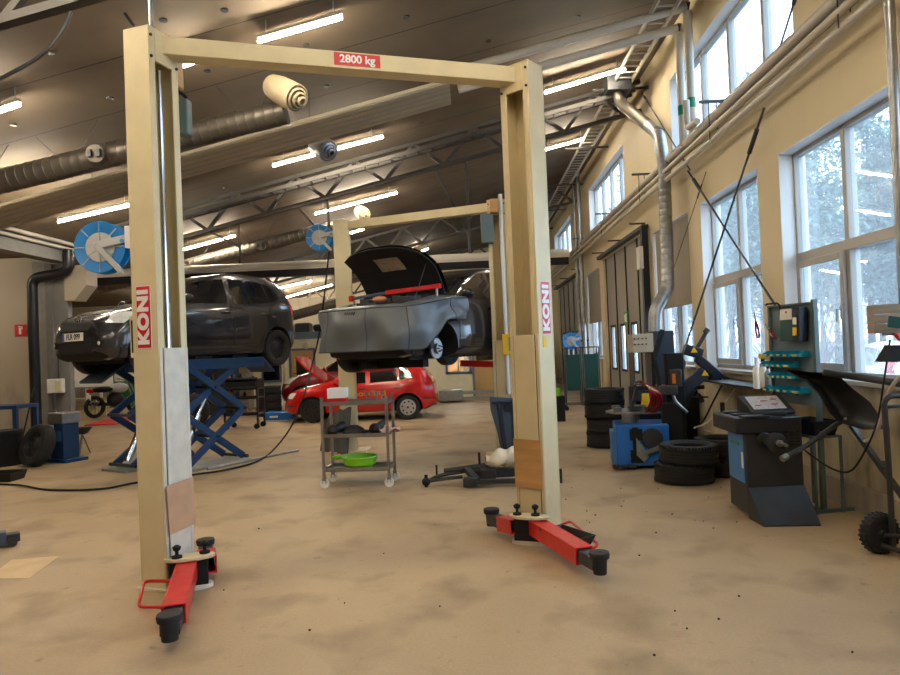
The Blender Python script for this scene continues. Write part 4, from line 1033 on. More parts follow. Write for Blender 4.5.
dr.mirrors(.56, 1.02, 'dark_red_car', (1,))
# bright red roof piece of a third car seen between them
Y3 = 22
# ================================================================= second two-post lift
LC, LD = at(350, 450, 10.9), at(507, 455, 9.95); LC.z = LD.z = 0
tp = MB()
root2, pc, pd, a2, b2, u2 = lift('two_post_lift', 'cream two post lift behind the trolley holding the slate car', LC, math.radians(5), -1, LD, math.radians(262), 1, None, None, H=3.72, front=False, dx=.25, dy=.27)
m2 = (LC + LD) / 2; m2.z = 0
MB().box(b2 + Vector((-.05, -.2, 3.62)), (.12, .12, .2)).build('motor_cover', 'plywood', root2, bevel=.01)
MB().box(b2 + Vector((-.16, -.18, 3.3)), (.18, .14, .42)).build('switch_box', 'grey_green', root2, bevel=.012)
MB().cyl(b2 + Vector((.05, -.16, .9)), b2 + Vector((.05, -.16, 3.8)), .03, n=10).cyl(b2 + Vector((.14, -.16, 1.2)), b2 + Vector((.14, -.16, 3.8)), .025, n=10).build('hydraulic_pipe', 'white_paint', root2)
MB().box(b2 + Vector((.06, -.2, 1.62)), (.14, .08, .3)).build('control_box', 'yellow', root2, bevel=.008)
MB().box(b2 + Vector((.10, -.25, 1.62)), (.05, .02, .2)).build('control_panel', 'steel', root2)
MB().bar(b2 + Vector((-.15, .1, 1.33)), b2 + Vector((-.62, .35, 1.36)), .10, .09).build('raised_arm', 'red_paint', root2, bevel=.005)
MB().bar(a2 + Vector((.12, -.1, 1.33)), a2 + Vector((.75, .1, 1.33)), .12, .13).build('raised_arm', 'red_paint', root2, bevel=.005)
MB().box(a2 + Vector((0, 0, .01)), (.6, .5, .02)).box(b2 + Vector((0, -.05, .01)), (.6, .5, .02)).build('base_plate', 'cream_dirty', root2)
# slate plastic shield leaning on the right post
p = fl(511, 462); p.z = 0
t = thing('plastic_shield', 'slate blue plastic undertray leaning upright on the second lift post', 'undertray', (p.x, p.y, 0), math.radians(8))
MB().prism([(-.10, 0, .0), (.12, 0, .0), (.16, .06, .5), (.18, .1, .86), (-.24, .1, .90), (-.24, .08, .72), (-.16, .04, .4)], (0, .03, 0)).build('panel', 'grey_blue_plastic', t, bevel=.01)
MB().bar((-.06, -.01, .02), (-.12, .07, .84), .05, .03).bar((.06, -.01, .02), (.06, .08, .84), .03, .03).cyl((0, .04, .74), (0, .08, .74), .05).bar((-.22, .07, .82), (.16, .07, .80), .04, .03).build('ribs', 'navy', t)

# ================================================================= scissor lift under the grey hatchback
ax = f.copy(); nx = lft.copy()
base = rw + nx * -.25; base.z = 0
t = thing('scissor_lift', 'blue scissor lift holding up the dark grey hatchback', 'car lift', (base.x, base.y, 0), hd)
# local +x = towards the car's nose, +y = towards the viewer side
def scissor(t, cx, yy, L=.95, ztop=1.56, half=.52):
    z0, z1, z2 = .08, .81, ztop - .04
    for dy in (-.22, .22):
        y = yy + dy
        w = MB()
        w.bar((cx - half, y, z0), (cx + half, y, z1), .05, .10).bar((cx + half, y + .05, z0), (cx - half, y + .05, z1), .05, .10)
        w.bar((cx - half, y + .05, z1), (cx + half, y + .05, z2), .05, .10).bar((cx + half, y, z1), (cx - half, y, z2), .05, .10)
        w.build('scissor_arms', 'lift_blue', t, bevel=.008)
    for x, z in ((cx - half, z0), (cx + half, z0), (cx - half, z1), (cx + half, z1), (cx, .445), (cx, 1.165)): MB().cyl((x, yy - .3, z), (x, yy + .32, z), .025, n=10).build('pivot_pin', 'dark_steel', t)
    MB().cyl((cx + half * .9, yy + .05, .12), (cx + .14, yy + .05, .78), .055, n=14).cyl((cx + .14, yy + .05, .78), (cx - .12, yy + .05, 1.2), .028, n=12).build('hydraulic_cylinder', 'chrome', t)
    MB().bx(cx - .62, cx + .66, yy - .30, yy + .30, 0, .035).build('base_frame', 'galvanised', t, bevel=.005)
def platform(t, x0, x1, yy, z=1.53):
    MB().bx(x0, x1, yy - .28, yy + .28, z - .02, z + .05).bx(x0, x1, yy - .28, yy - .25, z - .10, z).bx(x0, x1, yy + .25, yy + .28, z - .10, z).build('platform', 'lift_blue', t, bevel=.006)
    MB().prism([(x0, yy + .28, z + .04), (x0 - .22, yy + .28, z - .17), (x0 - .22, yy + .28, z - .2), (x0, yy + .28, z)], (0, -.56, 0)).build('ramp_flap', 'lift_blue', t)
    MB().box(((x0 * .75 + x1 * .25), yy, z + .075), (.3, .34, .05)).box(((x0 * .3 + x1 * .7), yy, z + .075), (.3, .34, .05)).build('rubber_blocks', 'charcoal', t)
scissor(t, 1.32, .10); platform(t, .35, 1.85, .08)
scissor(t, 1.55, -.80)
platform(t, .8, 2.15, -.8)
MB().prism([(2.15, -.52, 1.56), (2.5, -.52, 1.33), (2.5, -.52, 1.30), (2.15, -.52, 1.52)], (0, -.56, 0)).build('ramp_flap', 'grey_blue_plastic', t)
MB().cyl((-.2, .5, .02), (1.6, .5, .02), .02).build('floor_guide', 'galvanised', t)

# ================================================================= trolley
p = fl(356, 484); Yt = p.y
def gx(px, Y=Yt): return at(px, 400, Y).x
tl, tr_, tyn, tyf = gx(325), gx(391), fl(326, 489).y, fl(326, 489).y + .42
t = thing('tool_trolley', 'grey steel three shelf trolley with rubber castors in mid hall', 'trolley', ((tl + tr_) / 2, tyn + .21, 0), math.radians(-4))
w = (tr_ - tl) / 2 * .97; dd = .19
for z in (.20, .60, .98):
    MB().bx(-w, w, -dd, dd, z - .01, z).bx(-w, w, -dd, -dd + .01, z - .01, z + .035).bx(-w, w, dd - .01, dd, z - .01, z + .035).bx(-w, -w + .01, -dd, dd, z, z + .035).bx(w - .01, w, -dd, dd, z, z + .035).build('shelf', 'steel', t)
for sx in (-1, 1):
    for sy in (-1, 1): MB().bx(sx * w - .016, sx * w + .016, sy * dd - .016, sy * dd + .016, .12, 1.07).build('upright', 'steel', t)
for sx in (-1, 1):
    for sy in (-1, 1):
        k = MB().cyl((sx * w, sy * dd - .012, .055), (sx * w, sy * dd + .012, .055), .055, n=20).build('castor', 'paper', t)
        MB().bx(sx * w - .022, sx * w + .022, sy * dd - .02, sy * dd + .02, .09, .125).bx(sx * w - .022, sx * w - .016, sy * dd - .015, sy * dd + .015, .05, .1).bx(sx * w + .016, sx * w + .022, sy * dd - .015, sy * dd + .015, .05, .1).build('castor_fork', 'steel', k)
TB = Vector(((tl + tr_) / 2, tyn + .21, 0)); TR = Matrix.Rotation(math.radians(-4), 3, 'Z')
def on(x, y, z): return TB + TR @ Vector((x, y, z))
o = thing('cardboard_box', 'white and red carton on the trolley top shelf', 'box', on(-.24, 0, .98), math.radians(2))
MB().bx(-.11, .11, -.1, .1, .0, .07).build('lower_band', 'sticker_red', o); MB().bx(-.112, .112, -.102, .102, .07, .19).build('carton', 'paper', o, bevel=.004)
for k in range(4):
    o = MB().lathe([(.028, 0), (.03, .01), (.009, .02), (.008, .1), (.02, .11), (.02, .13), (.001, .132)], (0, 0, 0), (0, 0, 1), 12).build('machine_bolt', 'steel', loc=on(.10 + k * .065, .04 - .01 * (k % 2), .98)); tag(o, 'upright steel bolt in the little row on the trolley top shelf', 'bolt', 'upright bolts on the trolley top shelf')
for x, y in ((-.30, -.08), (.21, -.06)):
    o = thing('drive_joint', 'dark rubber drive shaft joint on the trolley middle shelf, ' + ('at the carton end' if x < 0 else 'beside the pink cloth'), 'car part', on(x, y, .67))
    MB().lathe([(.02, -.1), (.06, -.06), (.068, 0), (.055, .05), (.03, .1), (.001, .11)], (0, 0, 0), (.3, -1, .15), 18).build('boot', 'rubber', o); MB().cyl((0, 0, 0), (.09, .2, .03), .05, .06, 14).build('shaft', 'dark_steel', o)
o = MB().lathe([(.12, 0), (.14, .03), (.12, .07), (.05, .11), (.001, .11)], (0, 0, 0), (0, 0, 1), 18).build('black_dish', 'charcoal', loc=on(-.07, .04, .6)); tag(o, 'dark lump of car part between the two drive joints', 'car part')
o = MB().grid(lambda u, v: Vector(((u - .5) * .32, (v - .5) * .24, .03 + .04 * math.sin(u * 9) * math.sin(v * 8 + 1) + .03 * math.sin(PI * u) * math.sin(PI * v))), 16, 12).build('cloth', 'pink_cloth', loc=on(.40 - .06, .02, .61)); tag(o, 'crumpled pale pink rag on the trolley middle shelf', 'rag')
t = thing('drain_pan', 'bright green drain pan on the bottom shelf of the trolley', 'drain pan', on(.0, 0, .20), math.radians(-6))
MB().lathe([(.001, 0.0), (.15, .0), (.16, .04), (.19, .05), (.205, .13), (.22, .135), (.215, .15), (.195, .145), (.18, .07), (.15, .06), (.14, .02), (.001, .02)], (0, 0, 0), (0, 0, 1), 30).build('pan', 'lime', t)
MB().tube(arc([(-.19, .0, .13), (-.26, -.04, .14), (-.33, .0, .12)], .05), .025, 8).bar((-.18, 0, .13), (-.28, 0, .11), .10, .02).build('spout', 'lime', t)

# dark bulky plastic liner leaning behind the trolley
p = fl(328, 455); t = thing('wheel_arch_liner', 'crumpled dark plastic liner standing by the left post of the second lift', 'car part', (p.x, p.y + .15, 0))
MB().grid(lambda u, v: Vector((-.22 + .52 * u + .08 * v, .10 + .18 * math.cos(u * PI * 1.2) + .03 * math.sin(u * 22), v * (.72 - .22 * (1 - u) ** 2) + .015 * math.sin(u * 19 + v * 9))), 22, 16, thick=Vector((.0, .02, 0))).build('liner', 'grey_sack', t)

# ================================================================= subframe on the floor
p = fl(480, 485); t = thing('front_subframe', 'dark car subframe with suspension arms lying on the floor beside the right lift post', 'car part', (p.x, p.y, 0), math.radians(-3))
MB().bar((-.10, .05, .12), (.62, .18, .12), .12, .10).bar((-.14, -.14, .07), (.75, -.10, .06), .05, .05).bar((-.16, .08, .18), (-.02, -.16, .08), .08, .06).bar((.5, -.1, .08), (.5, .25, .14), .07, .07).build('cross_member', 'charcoal', t, bevel=.008)
MB().box((-.10, -.16, .07), (.16, .12, .10)).box((.1, .0, .13), (.18, .16, .12)).build('bushing_bracket', 'dark_steel', t, bevel=.01)
MB().cyl((-.42, .06, .16), (.15, .12, .19), .03, .055).tube(spline([(-.2, 0, .1), (-.42, -.05, .09), (-.62, -.03, .06)]), .022).tube(spline([(-.1, .1, .15), (-.45, .02, .12), (-.62, -.02, .05)]), .022).build('control_arm', 'dark_steel', t)
MB().cyl((-.62, -.04, 0), (-.62, -.04, .14), .02).cyl((-.50, .02, .08), (-.50, .02, .24), .012).cyl((0, .1, .2), (-.0, .1, .36), .014).ball((-.62, -.04, .06), .05, 8).build('ball_joint', 'matt_black', t)
MB().tube(spline([(.62, .1, .1), (.8, .06, .12), (.93, .02, .08)]), .022).cyl((.93, .02, .0), (.93, .02, .16), .018).cyl((.86, .06, .06), (.86, .06, .2), .012).build('control_arm', 'dark_steel', t)
t2 = thing('plastic_bag', 'crumpled cream plastic bag lying on top of the subframe', 'bag', (p.x + .30, p.y + .08, .17), math.radians(12))
MB().grid(lambda u, v: Vector((.30 * (u - .5) * 2 * .75, .14 * math.cos(v * 2 * PI) * math.sin(PI * (u * .9 + .05)) ** .5, .10 + .06 * u + (.10 * math.sin(v * 2 * PI)) * math.sin(PI * (u * .9 + .05)) ** .5 + .02 * math.sin(u * 15 + v * 12))), 22, 18).build('bag_skin', 'sack', t2)

# ================================================================= tyres
def tyre_mb(r=.325, w=.215, rim=.62):
    prof = [(r * rim, -w * .36), (r * .72, -w * .49), (r * .86, -w * .5), (r * .95, -w * .44), (r, -w * .34)]
    for k in range(4): z = -w * .3 + k * w * .16; prof += [(r, z), (r, z + w * .11), (r * .975, z + w * .12), (r * .975, z + w * .15)]
    prof += [(r, w * .34), (r * .95, w * .44), (r * .86, w * .5), (r * .72, w * .49), (r * rim, w * .36), (r * .66, 0)]
    mb = MB().lathe(prof, (0, 0, w / 2), (0, 0, 1), 44, closed=True)
    n = 56
    for k in range(n):
        t = 2 * PI * k / n
        for z0, z1, s in ((.02, .17, 1), (.83, .98, -1)):
            c, q = math.cos(t), math.sin(t); dt = .03 * s
            mb.bar((c * r * .985, q * r * .985, w * z0), (math.cos(t + dt) * r * .999, math.sin(t + dt) * r * .999, w * z1), .012, .01)
    return mb
proto = tyre_mb().build('tyre', 'rubber')
first = [True]
def tyre(pos, label, group=None, s=1, rot=(0, 0, 0), rim=None):
    o = proto if first[0] else proto.copy()
    if not first[0]: C.objects.link(o)
    first[0] = False; o.location = pos; o.scale = s if isinstance(s, tuple) else (s, s, s); o.rotation_euler = rot; tag(o, label, 'tyre', group)
    if rim:
        MB().lathe([(.206, .15), (.20, .13), (.19, .05), (.07, .08), (.05, .1), (.001, .1), (.001, .06), (.19, .03), (.20, .02)], (0, 0, 0), (0, 0, 1), 28, caps=False).build('rim', rim, o)
    return o
b = fl(611, 449); b = Vector((b.x, b.y + .3, 0))
pos_words = ['bottom tyre', 'second tyre up', 'third tyre up', 'top tyre, pale rim showing,']
for k in range(4): tyre((b.x + (.0, .01, -.015, -.01)[k], b.y, .222 * k), pos_words[k] + ' of the four high stack by the folding door', 'tyres stacked by the folding door', (.92, .92, 1.03), (0, 0, k * .4), 'steel' if k == 3 else None)
b = fl(694, 487); b = Vector((b.x, b.y + .33, 0))
tyre((b.x, b.y, 0), 'lower tyre of the pair in front of the tyre changer', 'tyres beside the wheel balancer', .98)
tyre((b.x + .06, b.y, .211), 'upper tyre of the pair in front of the tyre changer', 'tyres beside the wheel balancer', .98, (0, 0, .2))
tyre((b.x + .55, b.y + .35, 0), 'lower tyre half hidden behind the wheel balancer', 'tyres beside the wheel balancer', .98)
tyre((b.x + .57, b.y + .36, .211), 'upper tyre half hidden behind the wheel balancer', 'tyres beside the wheel balancer', .98, (0, 0, .3))
# wheel leaning at the left
p = fl(34, 467); w = thing('spare_wheel', 'black steel wheel leaning against the blue jack cabinet at left', 'wheel', (p.x, p.y + .1, 0), math.radians(-28))
wo = wheel(w, (0, 0, .32), .335, .2, 'steel', 'dark_steel', side=-1); wo.rotation_euler = (math.radians(-20), 0, 0)

# ================================================================= tyre changer
p = fl(640, 470); t = thing('tyre_changer', 'blue and black tyre changing machine beside the four tyre stack', 'tyre changer', (p.x, p.y + .35, 0), math.radians(-8))
MB().bx(-.22, .42, -.30, .30, .04, .55).build('cabinet', 'machine_blue', t, bevel=.015)
MB().bx(-.27, -.221, -.2, .2, .06, .45).build('side_panel', 'box_blue', t)
MB().bx(-.02, .05, -.305, -.3, .08, .52).bx(-.05, .1, -.31, -.30, .08, .24).bx(-.05, .1, -.31, -.30, .36, .5).build('dark_trim', 'matt_black', t)
MB().lathe([(.001, 0), (.13, 0), (.12, .03), (.05, .04), (.001, .04)], (.22, -.30, .38), (0, -1, 0), 24).build('bead_breaker_cylinder', 'charcoal', t)
MB().prism([(.02, -.36, .40), (.09, -.36, .30), (.16, -.36, .16), (.10, -.36, .10), (.02, -.36, .18)], (0, .02, 0)).bar((.1, -.34, .2), (.42, -.34, .32), .04, .05).build('bead_breaker_blade', 'galvanised', t)
for k in range(3): MB().box((-.24 + k * .1, -.36, .05), (.08, .12, .02)).build('pedal', 'dark_steel', t)
tt = MB().lathe([(.001, .0), (.30, 0), (.30, .025), (.001, .03)], (-.02, .0, .68), (0, 0, 1), 8).cyl((-.02, 0, .55), (-.02, 0, .68), .10)
for k in range(4): a_ = PI / 4 + k * PI / 2; tt.box((-.02 + math.cos(a_) * .22, math.sin(a_) * .22, .73), (.1, .05, .06), a_)
tt.build('turntable', 'steel', t)
MB().bx(-.04, .18, -.18, .04, .73, .76).bar((0, -.1, .76), (.08, -.05, 1.0), .04, .04).build('mount_head', 'dark_steel', t)
MB().bx(.44, .66, -.12, .12, .04, 1.42).bx(.36, .6, -.2, -.12, .04, .8).build('column', 'matt_black', t, bevel=.01)
MB().bx(.32, .56, -.22, .12, .90, 1.02).bx(.46, .62, -.2, -.1, 1.0, 1.22).build('control_head', 'charcoal', t, bevel=.015)
MB().bar((.35, -.15, 1.0), (.30, -.15, 1.35), .05, .06).bar((.30, -.15, 1.38), (.42, -.12, 1.72), .05, .05).build('tool_arm', 'matt_black', t)
MB().tube(arc([(.48, -.18, 1.02), (.52, -.2, .82), (.66, -.2, .68)], .06), .022).build('hand_lever', 'steel', t)
for z in (1.08, 1.13): MB().box((.52, -.206, z), (.04, .006, .07)).build('indicator', 'amber', t)
# press arm assembly rising to the right
P = lambda px, py, Y: at(px, py, Y) - Vector((p.x, p.y + .35, 0))
R8 = Matrix.Rotation(math.radians(8), 3, 'Z')
Q = lambda px, py, Y=p.y + .5: R8 @ P(px, py, Y)
MB().bar(Q(676, 396), Q(704, 372), .16, .15, (0, 1, 0)).bar(Q(676, 410), Q(690, 388), .14, .12, (0, 1, 0)).build('swing_post', 'navy', t, bevel=.01)
MB().bar(Q(697, 358), Q(721, 378), .12, .13, (0, 1, 0)).bar(Q(684, 349), Q(702, 354), .14, .12, (0, 1, 0)).build('press_head', 'navy', t, bevel=.015)
MB().bar(Q(719, 374), Q(732, 382), .05, .05, (0, 1, 0)).bar(Q(697, 348), Q(707, 331), .045, .045, (0, 1, 0)).cyl(Q(705, 333), Q(708, 329), .035).build('press_rod', 'charcoal', t, bevel=.005)
MB().cyl(Q(712, 374), Q(712, 382), .06).build('press_pivot', 'matt_black', t)
MB().bar(Q(684, 388), Q(704, 387), .05, .06, (0, 1, 0)).bar(Q(690, 397), Q(708, 397), .02, .03, (0, 1, 0)).bar(Q(698, 394), Q(703, 402), .05, .03, (0, 1, 0)).build('roller_arm', 'charcoal', t, bevel=.005)
for px, py in ((694, 350), (705, 373)):
    q_ = Q(px, py, p.y + .41); MB().prism([(q_.x - .045, q_.y, q_.z - .035), (q_.x + .045, q_.y, q_.z - .035), (q_.x, q_.y, q_.z + .045)], (0, -.004, 0)).build('warning_triangle', 'warning_yellow', t)
pth = [Q(667, 388, p.y + .45), Q(668, 366, p.y + .45), Q(676, 355, p.y + .45), Q(684, 362, p.y + .45), Q(680, 374, p.y + .45)]
MB().tube(spline(pth), .025, 8).build('hose_loop', 'charcoal', t)
# air tank
q = fl(697, 445); o = thing('air_tank', 'black air cylinder standing behind the tyre pair', 'air tank', (q.x, q.y + .3, 0))
MB().lathe([(.17, 0), (.18, .03), (.18, .72), (.15, .80), (.06, .84), (.001, .84)], (0, 0, 0), (0, 0, 1), 26).build('tank', 'matt_black', o); MB().cyl((0, 0, .84), (0, 0, .9), .03).bar((-.05, 0, .9), (.05, 0, .9), .02, .02).build('valve', 'dark_steel', o)
# compressor / cabinet
q = fl(656, 448); Yq = 9.9; x0, x1 = at(635, 400, Yq).x, at(677, 400, Yq).x; zt = at(660, 331, Yq).z
o = thing('control_cabinet', 'dark tall cabinet with pale control panel below the wall duct', 'cabinet', ((x0 + x1) / 2, Yq + .2, 0)); ww = (x1 - x0) / 2
MB().bx(-ww * .0, ww, -.2, .2, 0, zt).bx(-ww, 0, .0, .2, .0, .92).build('body', 'navy', o, bevel=.01)
MB().bx(-ww * 1.02, ww * .0, -.2, .1, zt - .30, zt - .03).build('control_panel', 'nozzle_cream', o, bevel=.008)
k = MB()
for i in range(4):
    for j in range(2): k.cyl((-ww * .9 + i * .055, -.2, zt - .10 - j * .08), (-ww * .9 + i * .055, -.215, zt - .10 - j * .08), .012, n=8)
k.build('panel_knobs', 'charcoal', o)
MB().bx(-ww * .95, -ww * .9, -.15, .1, 0, zt - .3).bx(-ww * .1, -ww * .02, -.15, .1, 0, zt - .3).bx(-ww * .9, -ww * .1, -.18, .15, .72, .86).build('open_frame', 'dark_steel', o)
w_ = thing('welding_hose', 'bundle of dark red hoses hanging on the cabinet beside the tyre changer', 'hose', (0, 0, 0))
k = MB()
for i in range(5):
    d_ = i * 2.2; k = MB().tube(spline([at(637 + d_, 384, 8.35), at(645 + d_, 384 + i, 8.3), at(651 + d_, 394, 8.25), at(650 + d_ * 1.3, 404, 8.3), at(646 + d_, 412, 8.4)]), .014, 6); k.build('red_hose', 'dark_red_car', w_)
MB().tube(spline([at(634, 388, 9.4), at(640, 381, 9.4), at(650, 388, 9.4)]), .012, 6).tube(spline([at(632, 400, 9.4), at(634, 386, 9.4), at(641, 382, 9.4), at(646, 397, 9.4)]), .014, 6).build('dark_cable', 'charcoal', w_)
o = MB().lathe([(.07, 0), (.07, .05), (.05, .2), (.05, .26), (.001, .26)], (0, 0, 0), (0, 0, 1), 14).build('yellow_bucket', 'yellow', loc=at(650, 424, 9.0)); tag(o, 'small yellow bucket behind the tyre changer turntable', 'bucket')
o.location.z = .62; 
q = at(648, 424, 9.3)
o2 = MB().bx(-.14, .3, -.15, .15, 0, .61).build('side_cabinet', 'matt_black', loc=(q.x, q.y, 0), bevel=.01); tag(o2, 'low black box between tyre changer and cabinet', 'cabinet'); o.location = (q.x - .02, q.y, .61)

# ================================================================= wheel balancer
pc_ = fl(790, 523); t = thing('wheel_balancer', 'black and blue wheel balancing machine in front of the tool board', 'wheel balancer', (0, 0, 0))
A0, A1 = fl(732, 486), fl(758, 525); B1 = fl(818, 524)
def V(px, py, Y): return at(px, py, Y)
# body footprint: front-left corner, front-right corner, back corners
fl_ = fl(749, 518.5); fr = fl(806, 516); bl = fl(731, 506)
fl_.z = fr.z = bl.z = 0; br = bl + (fr - fl_)
zt = at(752, 436, fl_.y).z
def hexa(mb, q, z0, z1): q = [Vector((a.x, a.y, z0)) for a in q]; return mb.prism(q, (0, 0, z1 - z0))
hexa(MB(), [fl_, fr, br, bl], .03, .86).build('housing', 'charcoal', t, bevel=.01)
sd = (bl - fl_).normalized(); out = Vector((-abs(sd.y), 0, 0)); nrm = Vector((sd.y, -sd.x, 0)); nrm = -nrm if nrm.x > 0 else nrm
a_, b_ = fl_ + sd * .04 + nrm * .002, bl - sd * .03 + nrm * .002
bp_ = MB().prism([Vector((a_.x, a_.y, .30)), Vector((b_.x, b_.y, .30)), Vector((b_.x, b_.y, .72)), Vector((a_.x, a_.y, .72))], nrm * .006).build('blue_side_panel', 'box_blue', t)
m__ = (a_ + b_) / 2 + nrm * .008; angp = math.atan2((a_ - b_).y, (a_ - b_).x)
MB().box(Vector((m__.x, m__.y, .63)), (.2, .004, .025), angp).build('green_stripe', 'green_tape', t)
MB().box(Vector((a_.x, a_.y, .5)) + nrm * .008 - sd * -.03, (.04, .004, .14), angp).build('side_label', 'paper', t)
fd = (fr - fl_).normalized(); fn = Vector((fd.y, -fd.x, 0)); fn = fn if fn.y < 0 else -fn
s0, s1 = fl_ + fd * .0, fr
f0, f1 = fl(764, 527), fl(821, 526); f0.z = f1.z = 0.01
ramp = MB()
zr = .27
q = [Vector((s0.x, s0.y, zr)), Vector((s1.x, s1.y, zr)), Vector((f1.x, f1.y, .012)), Vector((f0.x, f0.y, .012))]
ramp.prism(q, Vector((0, 0, -.012)))
ramp.add([q[0], q[3], Vector((s0.x, s0.y, .0))], [(0, 1, 2)]).add([q[1], q[2], Vector((s1.x, s1.y, 0))], [(2, 1, 0)])
ramp.build('sloping_foot_plate', 'dark_steel', t)
hexa(MB(), [f0 + fn * .0, f1, fr, fl_], 0, .012).build('base_plate', 'charcoal', t)
cn = (fl_ + fr) / 2
sp = at(771, 441, cn.y - .02); nd = fn
MB().lathe([(.06, 0), (.06, .02), (.05, .03), (.05, .10), (.001, .10)], sp - nd * .0 + Vector((-.06, 0, .02)), nd, 24).lathe([(.08, .06), (.085, .08), (.085, .10), (.07, .11), (.03, .12), (.022, .14), (.001, .14)], sp, nd, 28).build('flange', 'dark_steel', t)
MB().cyl(sp + nd * .1, sp + nd * .27, .014, n=14).lathe([(.026, .14), (.03, .16), (.022, .18), (.001, .18)], sp, nd, 18).build('shaft', 'steel', t)
# ventilation slots and little fittings on the front face
k = MB()
for i in range(3):
    for j in range(7): k.box(fl_ + fd * (.36 + i * .05) + fn * .004 + Vector((0, 0, .80 - j * .028)), (.032, .008, .010), math.atan2(fd.y, fd.x))
k.build('vent_slots', 'matt_black', t)
# tray top
tq = [fl_ + fn * .03 - fd * .09, fr + fn * .01 + fd * .0, br - fn * .12, bl - fd * .09 - fn * .12]
hexa(MB(), tq, .74, .88).build('weight_tray', 'black_plastic', t, bevel=.015)
k = MB(); cc = sum((Vector(v) for v in tq), Vector()) / 4
for i in range(3):
    a__ = tq[0] * (1 - (i + .2) / 3) + tq[3] * ((i + .2) / 3); k.bar(Vector((a__.x, a__.y, .89)) + fd * .06, Vector((a__.x, a__.y, .89)) + fd * .30, .1, .02)
k.build('tray_compartments', 'charcoal', t, bevel=.004)
# screen console tilted
sc0 = (tq[2] + tq[1]) / 2 * .35 + cc * .65; sc0.z = .88; ag = math.atan2(fd.y, fd.x)
cs = MB(); Rz = Matrix.Rotation(ag, 3, 'Z')
def cz(x, y, z): return sc0 + Rz @ Vector((x, y, z))
cs.prism([cz(-.20, -.14, 0), cz(-.20, .16, 0), cz(-.20, .16, .15), cz(-.20, .11, .16), cz(-.20, -.14, .03)], Rz @ Vector((.40, 0, 0)))
cs.build('screen_console', 'charcoal', t, bevel=.01)
MB().grid(lambda u, v: cz(-.16 + .3 * u, -.11 + .19 * v, .052 + .102 * v), 1, 1).build('control_keypad', 'screen', t)
k = MB()
for x, y in ((-.1, .3), (-.02, .62), (.06, .35), (.08, .72)): 
    b0 = cz(x, -.11 + .19 * y, .054 + .102 * y); MB().box(b0, (.05, .03, .004), ag).build('keypad_button', 'sticker_red', t)
MB().cyl(Vector((tq[3].x + .1, tq[3].y, .88)), Vector((tq[3].x + .1, tq[3].y, .97)), .022).build('tray_knob', 'matt_black', t)
MB().tube(arc([cz(-.3, -.25, -.05), cz(-.15, -.3, .03), cz(.02, -.3, .02)], .06), .01, 6).build('distance_gauge', 'matt_black', t)
# wheel guard (hood) swung up on its arm
g0 = at(783, 460, fl_.y + .05)
hinge = fr + Vector((0.06, .1, 0))
arm_p = [at(783, 458, 5.55), at(806, 446, 5.6), at(842, 421, 5.75), at(860, 418, 5.8)]
MB().tube(spline(arm_p, 6), .021, 10).build('guard_arm', 'charcoal', t)
MB().cyl(at(782, 459, 5.54), at(787, 456, 5.56), .026, n=12).build('arm_end', 'steel', t)
MB().tube(arc([at(823, 372, 5.55), at(865, 378, 5.45), at(905, 384, 5.1), at(925, 392, 4.95)], .2), .03, 10).build('guard_tube', 'charcoal', t)
top = [at(788, 370, 5.75), at(812, 372, 5.7), at(836, 373, 5.65), at(852, 388, 5.65), at(870, 402, 5.5), at(881, 418, 5.4), at(884, 428, 5.38)]
bot = [at(788, 371, 5.75), at(808, 380, 5.75), at(822, 395, 5.7), at(832, 412, 5.7), at(842, 422, 5.7), at(866, 429, 5.5), at(883, 429, 5.38)]
def gd(u, v):
    def s(L, t): x = t * (len(L) - 1); i = min(int(x), len(L) - 2); return L[i].lerp(L[i + 1], x - i)
    q = s(top, u).lerp(s(bot, u), v); return q + Vector((0, .14 * math.sin(PI * v) * math.sin(PI * min(u + .05, 1)), 0))
MB().grid(gd, 24, 10, thick=Vector((-.004, -.05, 0.01))).build('wheel_guard', 'black_plastic', t)
# ================================================================= tool board stand
bA, bB = at(770, 310, 6.75), at(813, 310, 6.15)
d = Vector((bB.x - bA.x, bB.y - bA.y, 0)); Wd = d.length; ag = math.atan2(d.y, d.x)
t = thing('tool_board', 'grey green tool board on a steel stand in front of the window pillar', 'tool board', (bA.x, bA.y, 0), ag)
z1 = at(790, 304, 6.45).z; z0 = at(790, 404, 6.45).z
MB().bx(0, Wd, 0, .02, z0, z1).bx(0, .02, -.03, .02, z0, z1).bx(0, Wd, -.03, .02, z1 - .015, z1).build('panel', 'board_grey', t)
MB().bx(Wd, Wd + .035, -.02, .02, .02, z1 + .02).bx(-.03, 0, -.0, .03, .5, z1).bx(Wd * .2, Wd + .035, -.02, .02, .0, .03).bx(Wd, Wd + .035, -.3, .3, 0, .03).build('stand_frame', 'grey_green', t)
def onb(px, py, off=-.03):
    # a point of the photo brought onto the board's plane
    dr = ray(px, py); n = Vector((-d.y, d.x, 0)).normalized(); o = Vector((0, 0, CAM_Z)); base_ = Vector((bA.x, bA.y, 0))
    q = o + dr * ((base_ - o).dot(n) / dr.dot(n)); q = q - base_; u = d.normalized(); return Vector((q.dot(u), off, q.z))
BM = Matrix.Translation((bA.x, bA.y, 0)) @ Matrix.Rotation(ag, 4, 'Z')
rows = [(356, 773, 812, 4), (366, 770, 802, 4), (377, 777, 806, 4), (390, 773, 812, 4)]
bw = .085
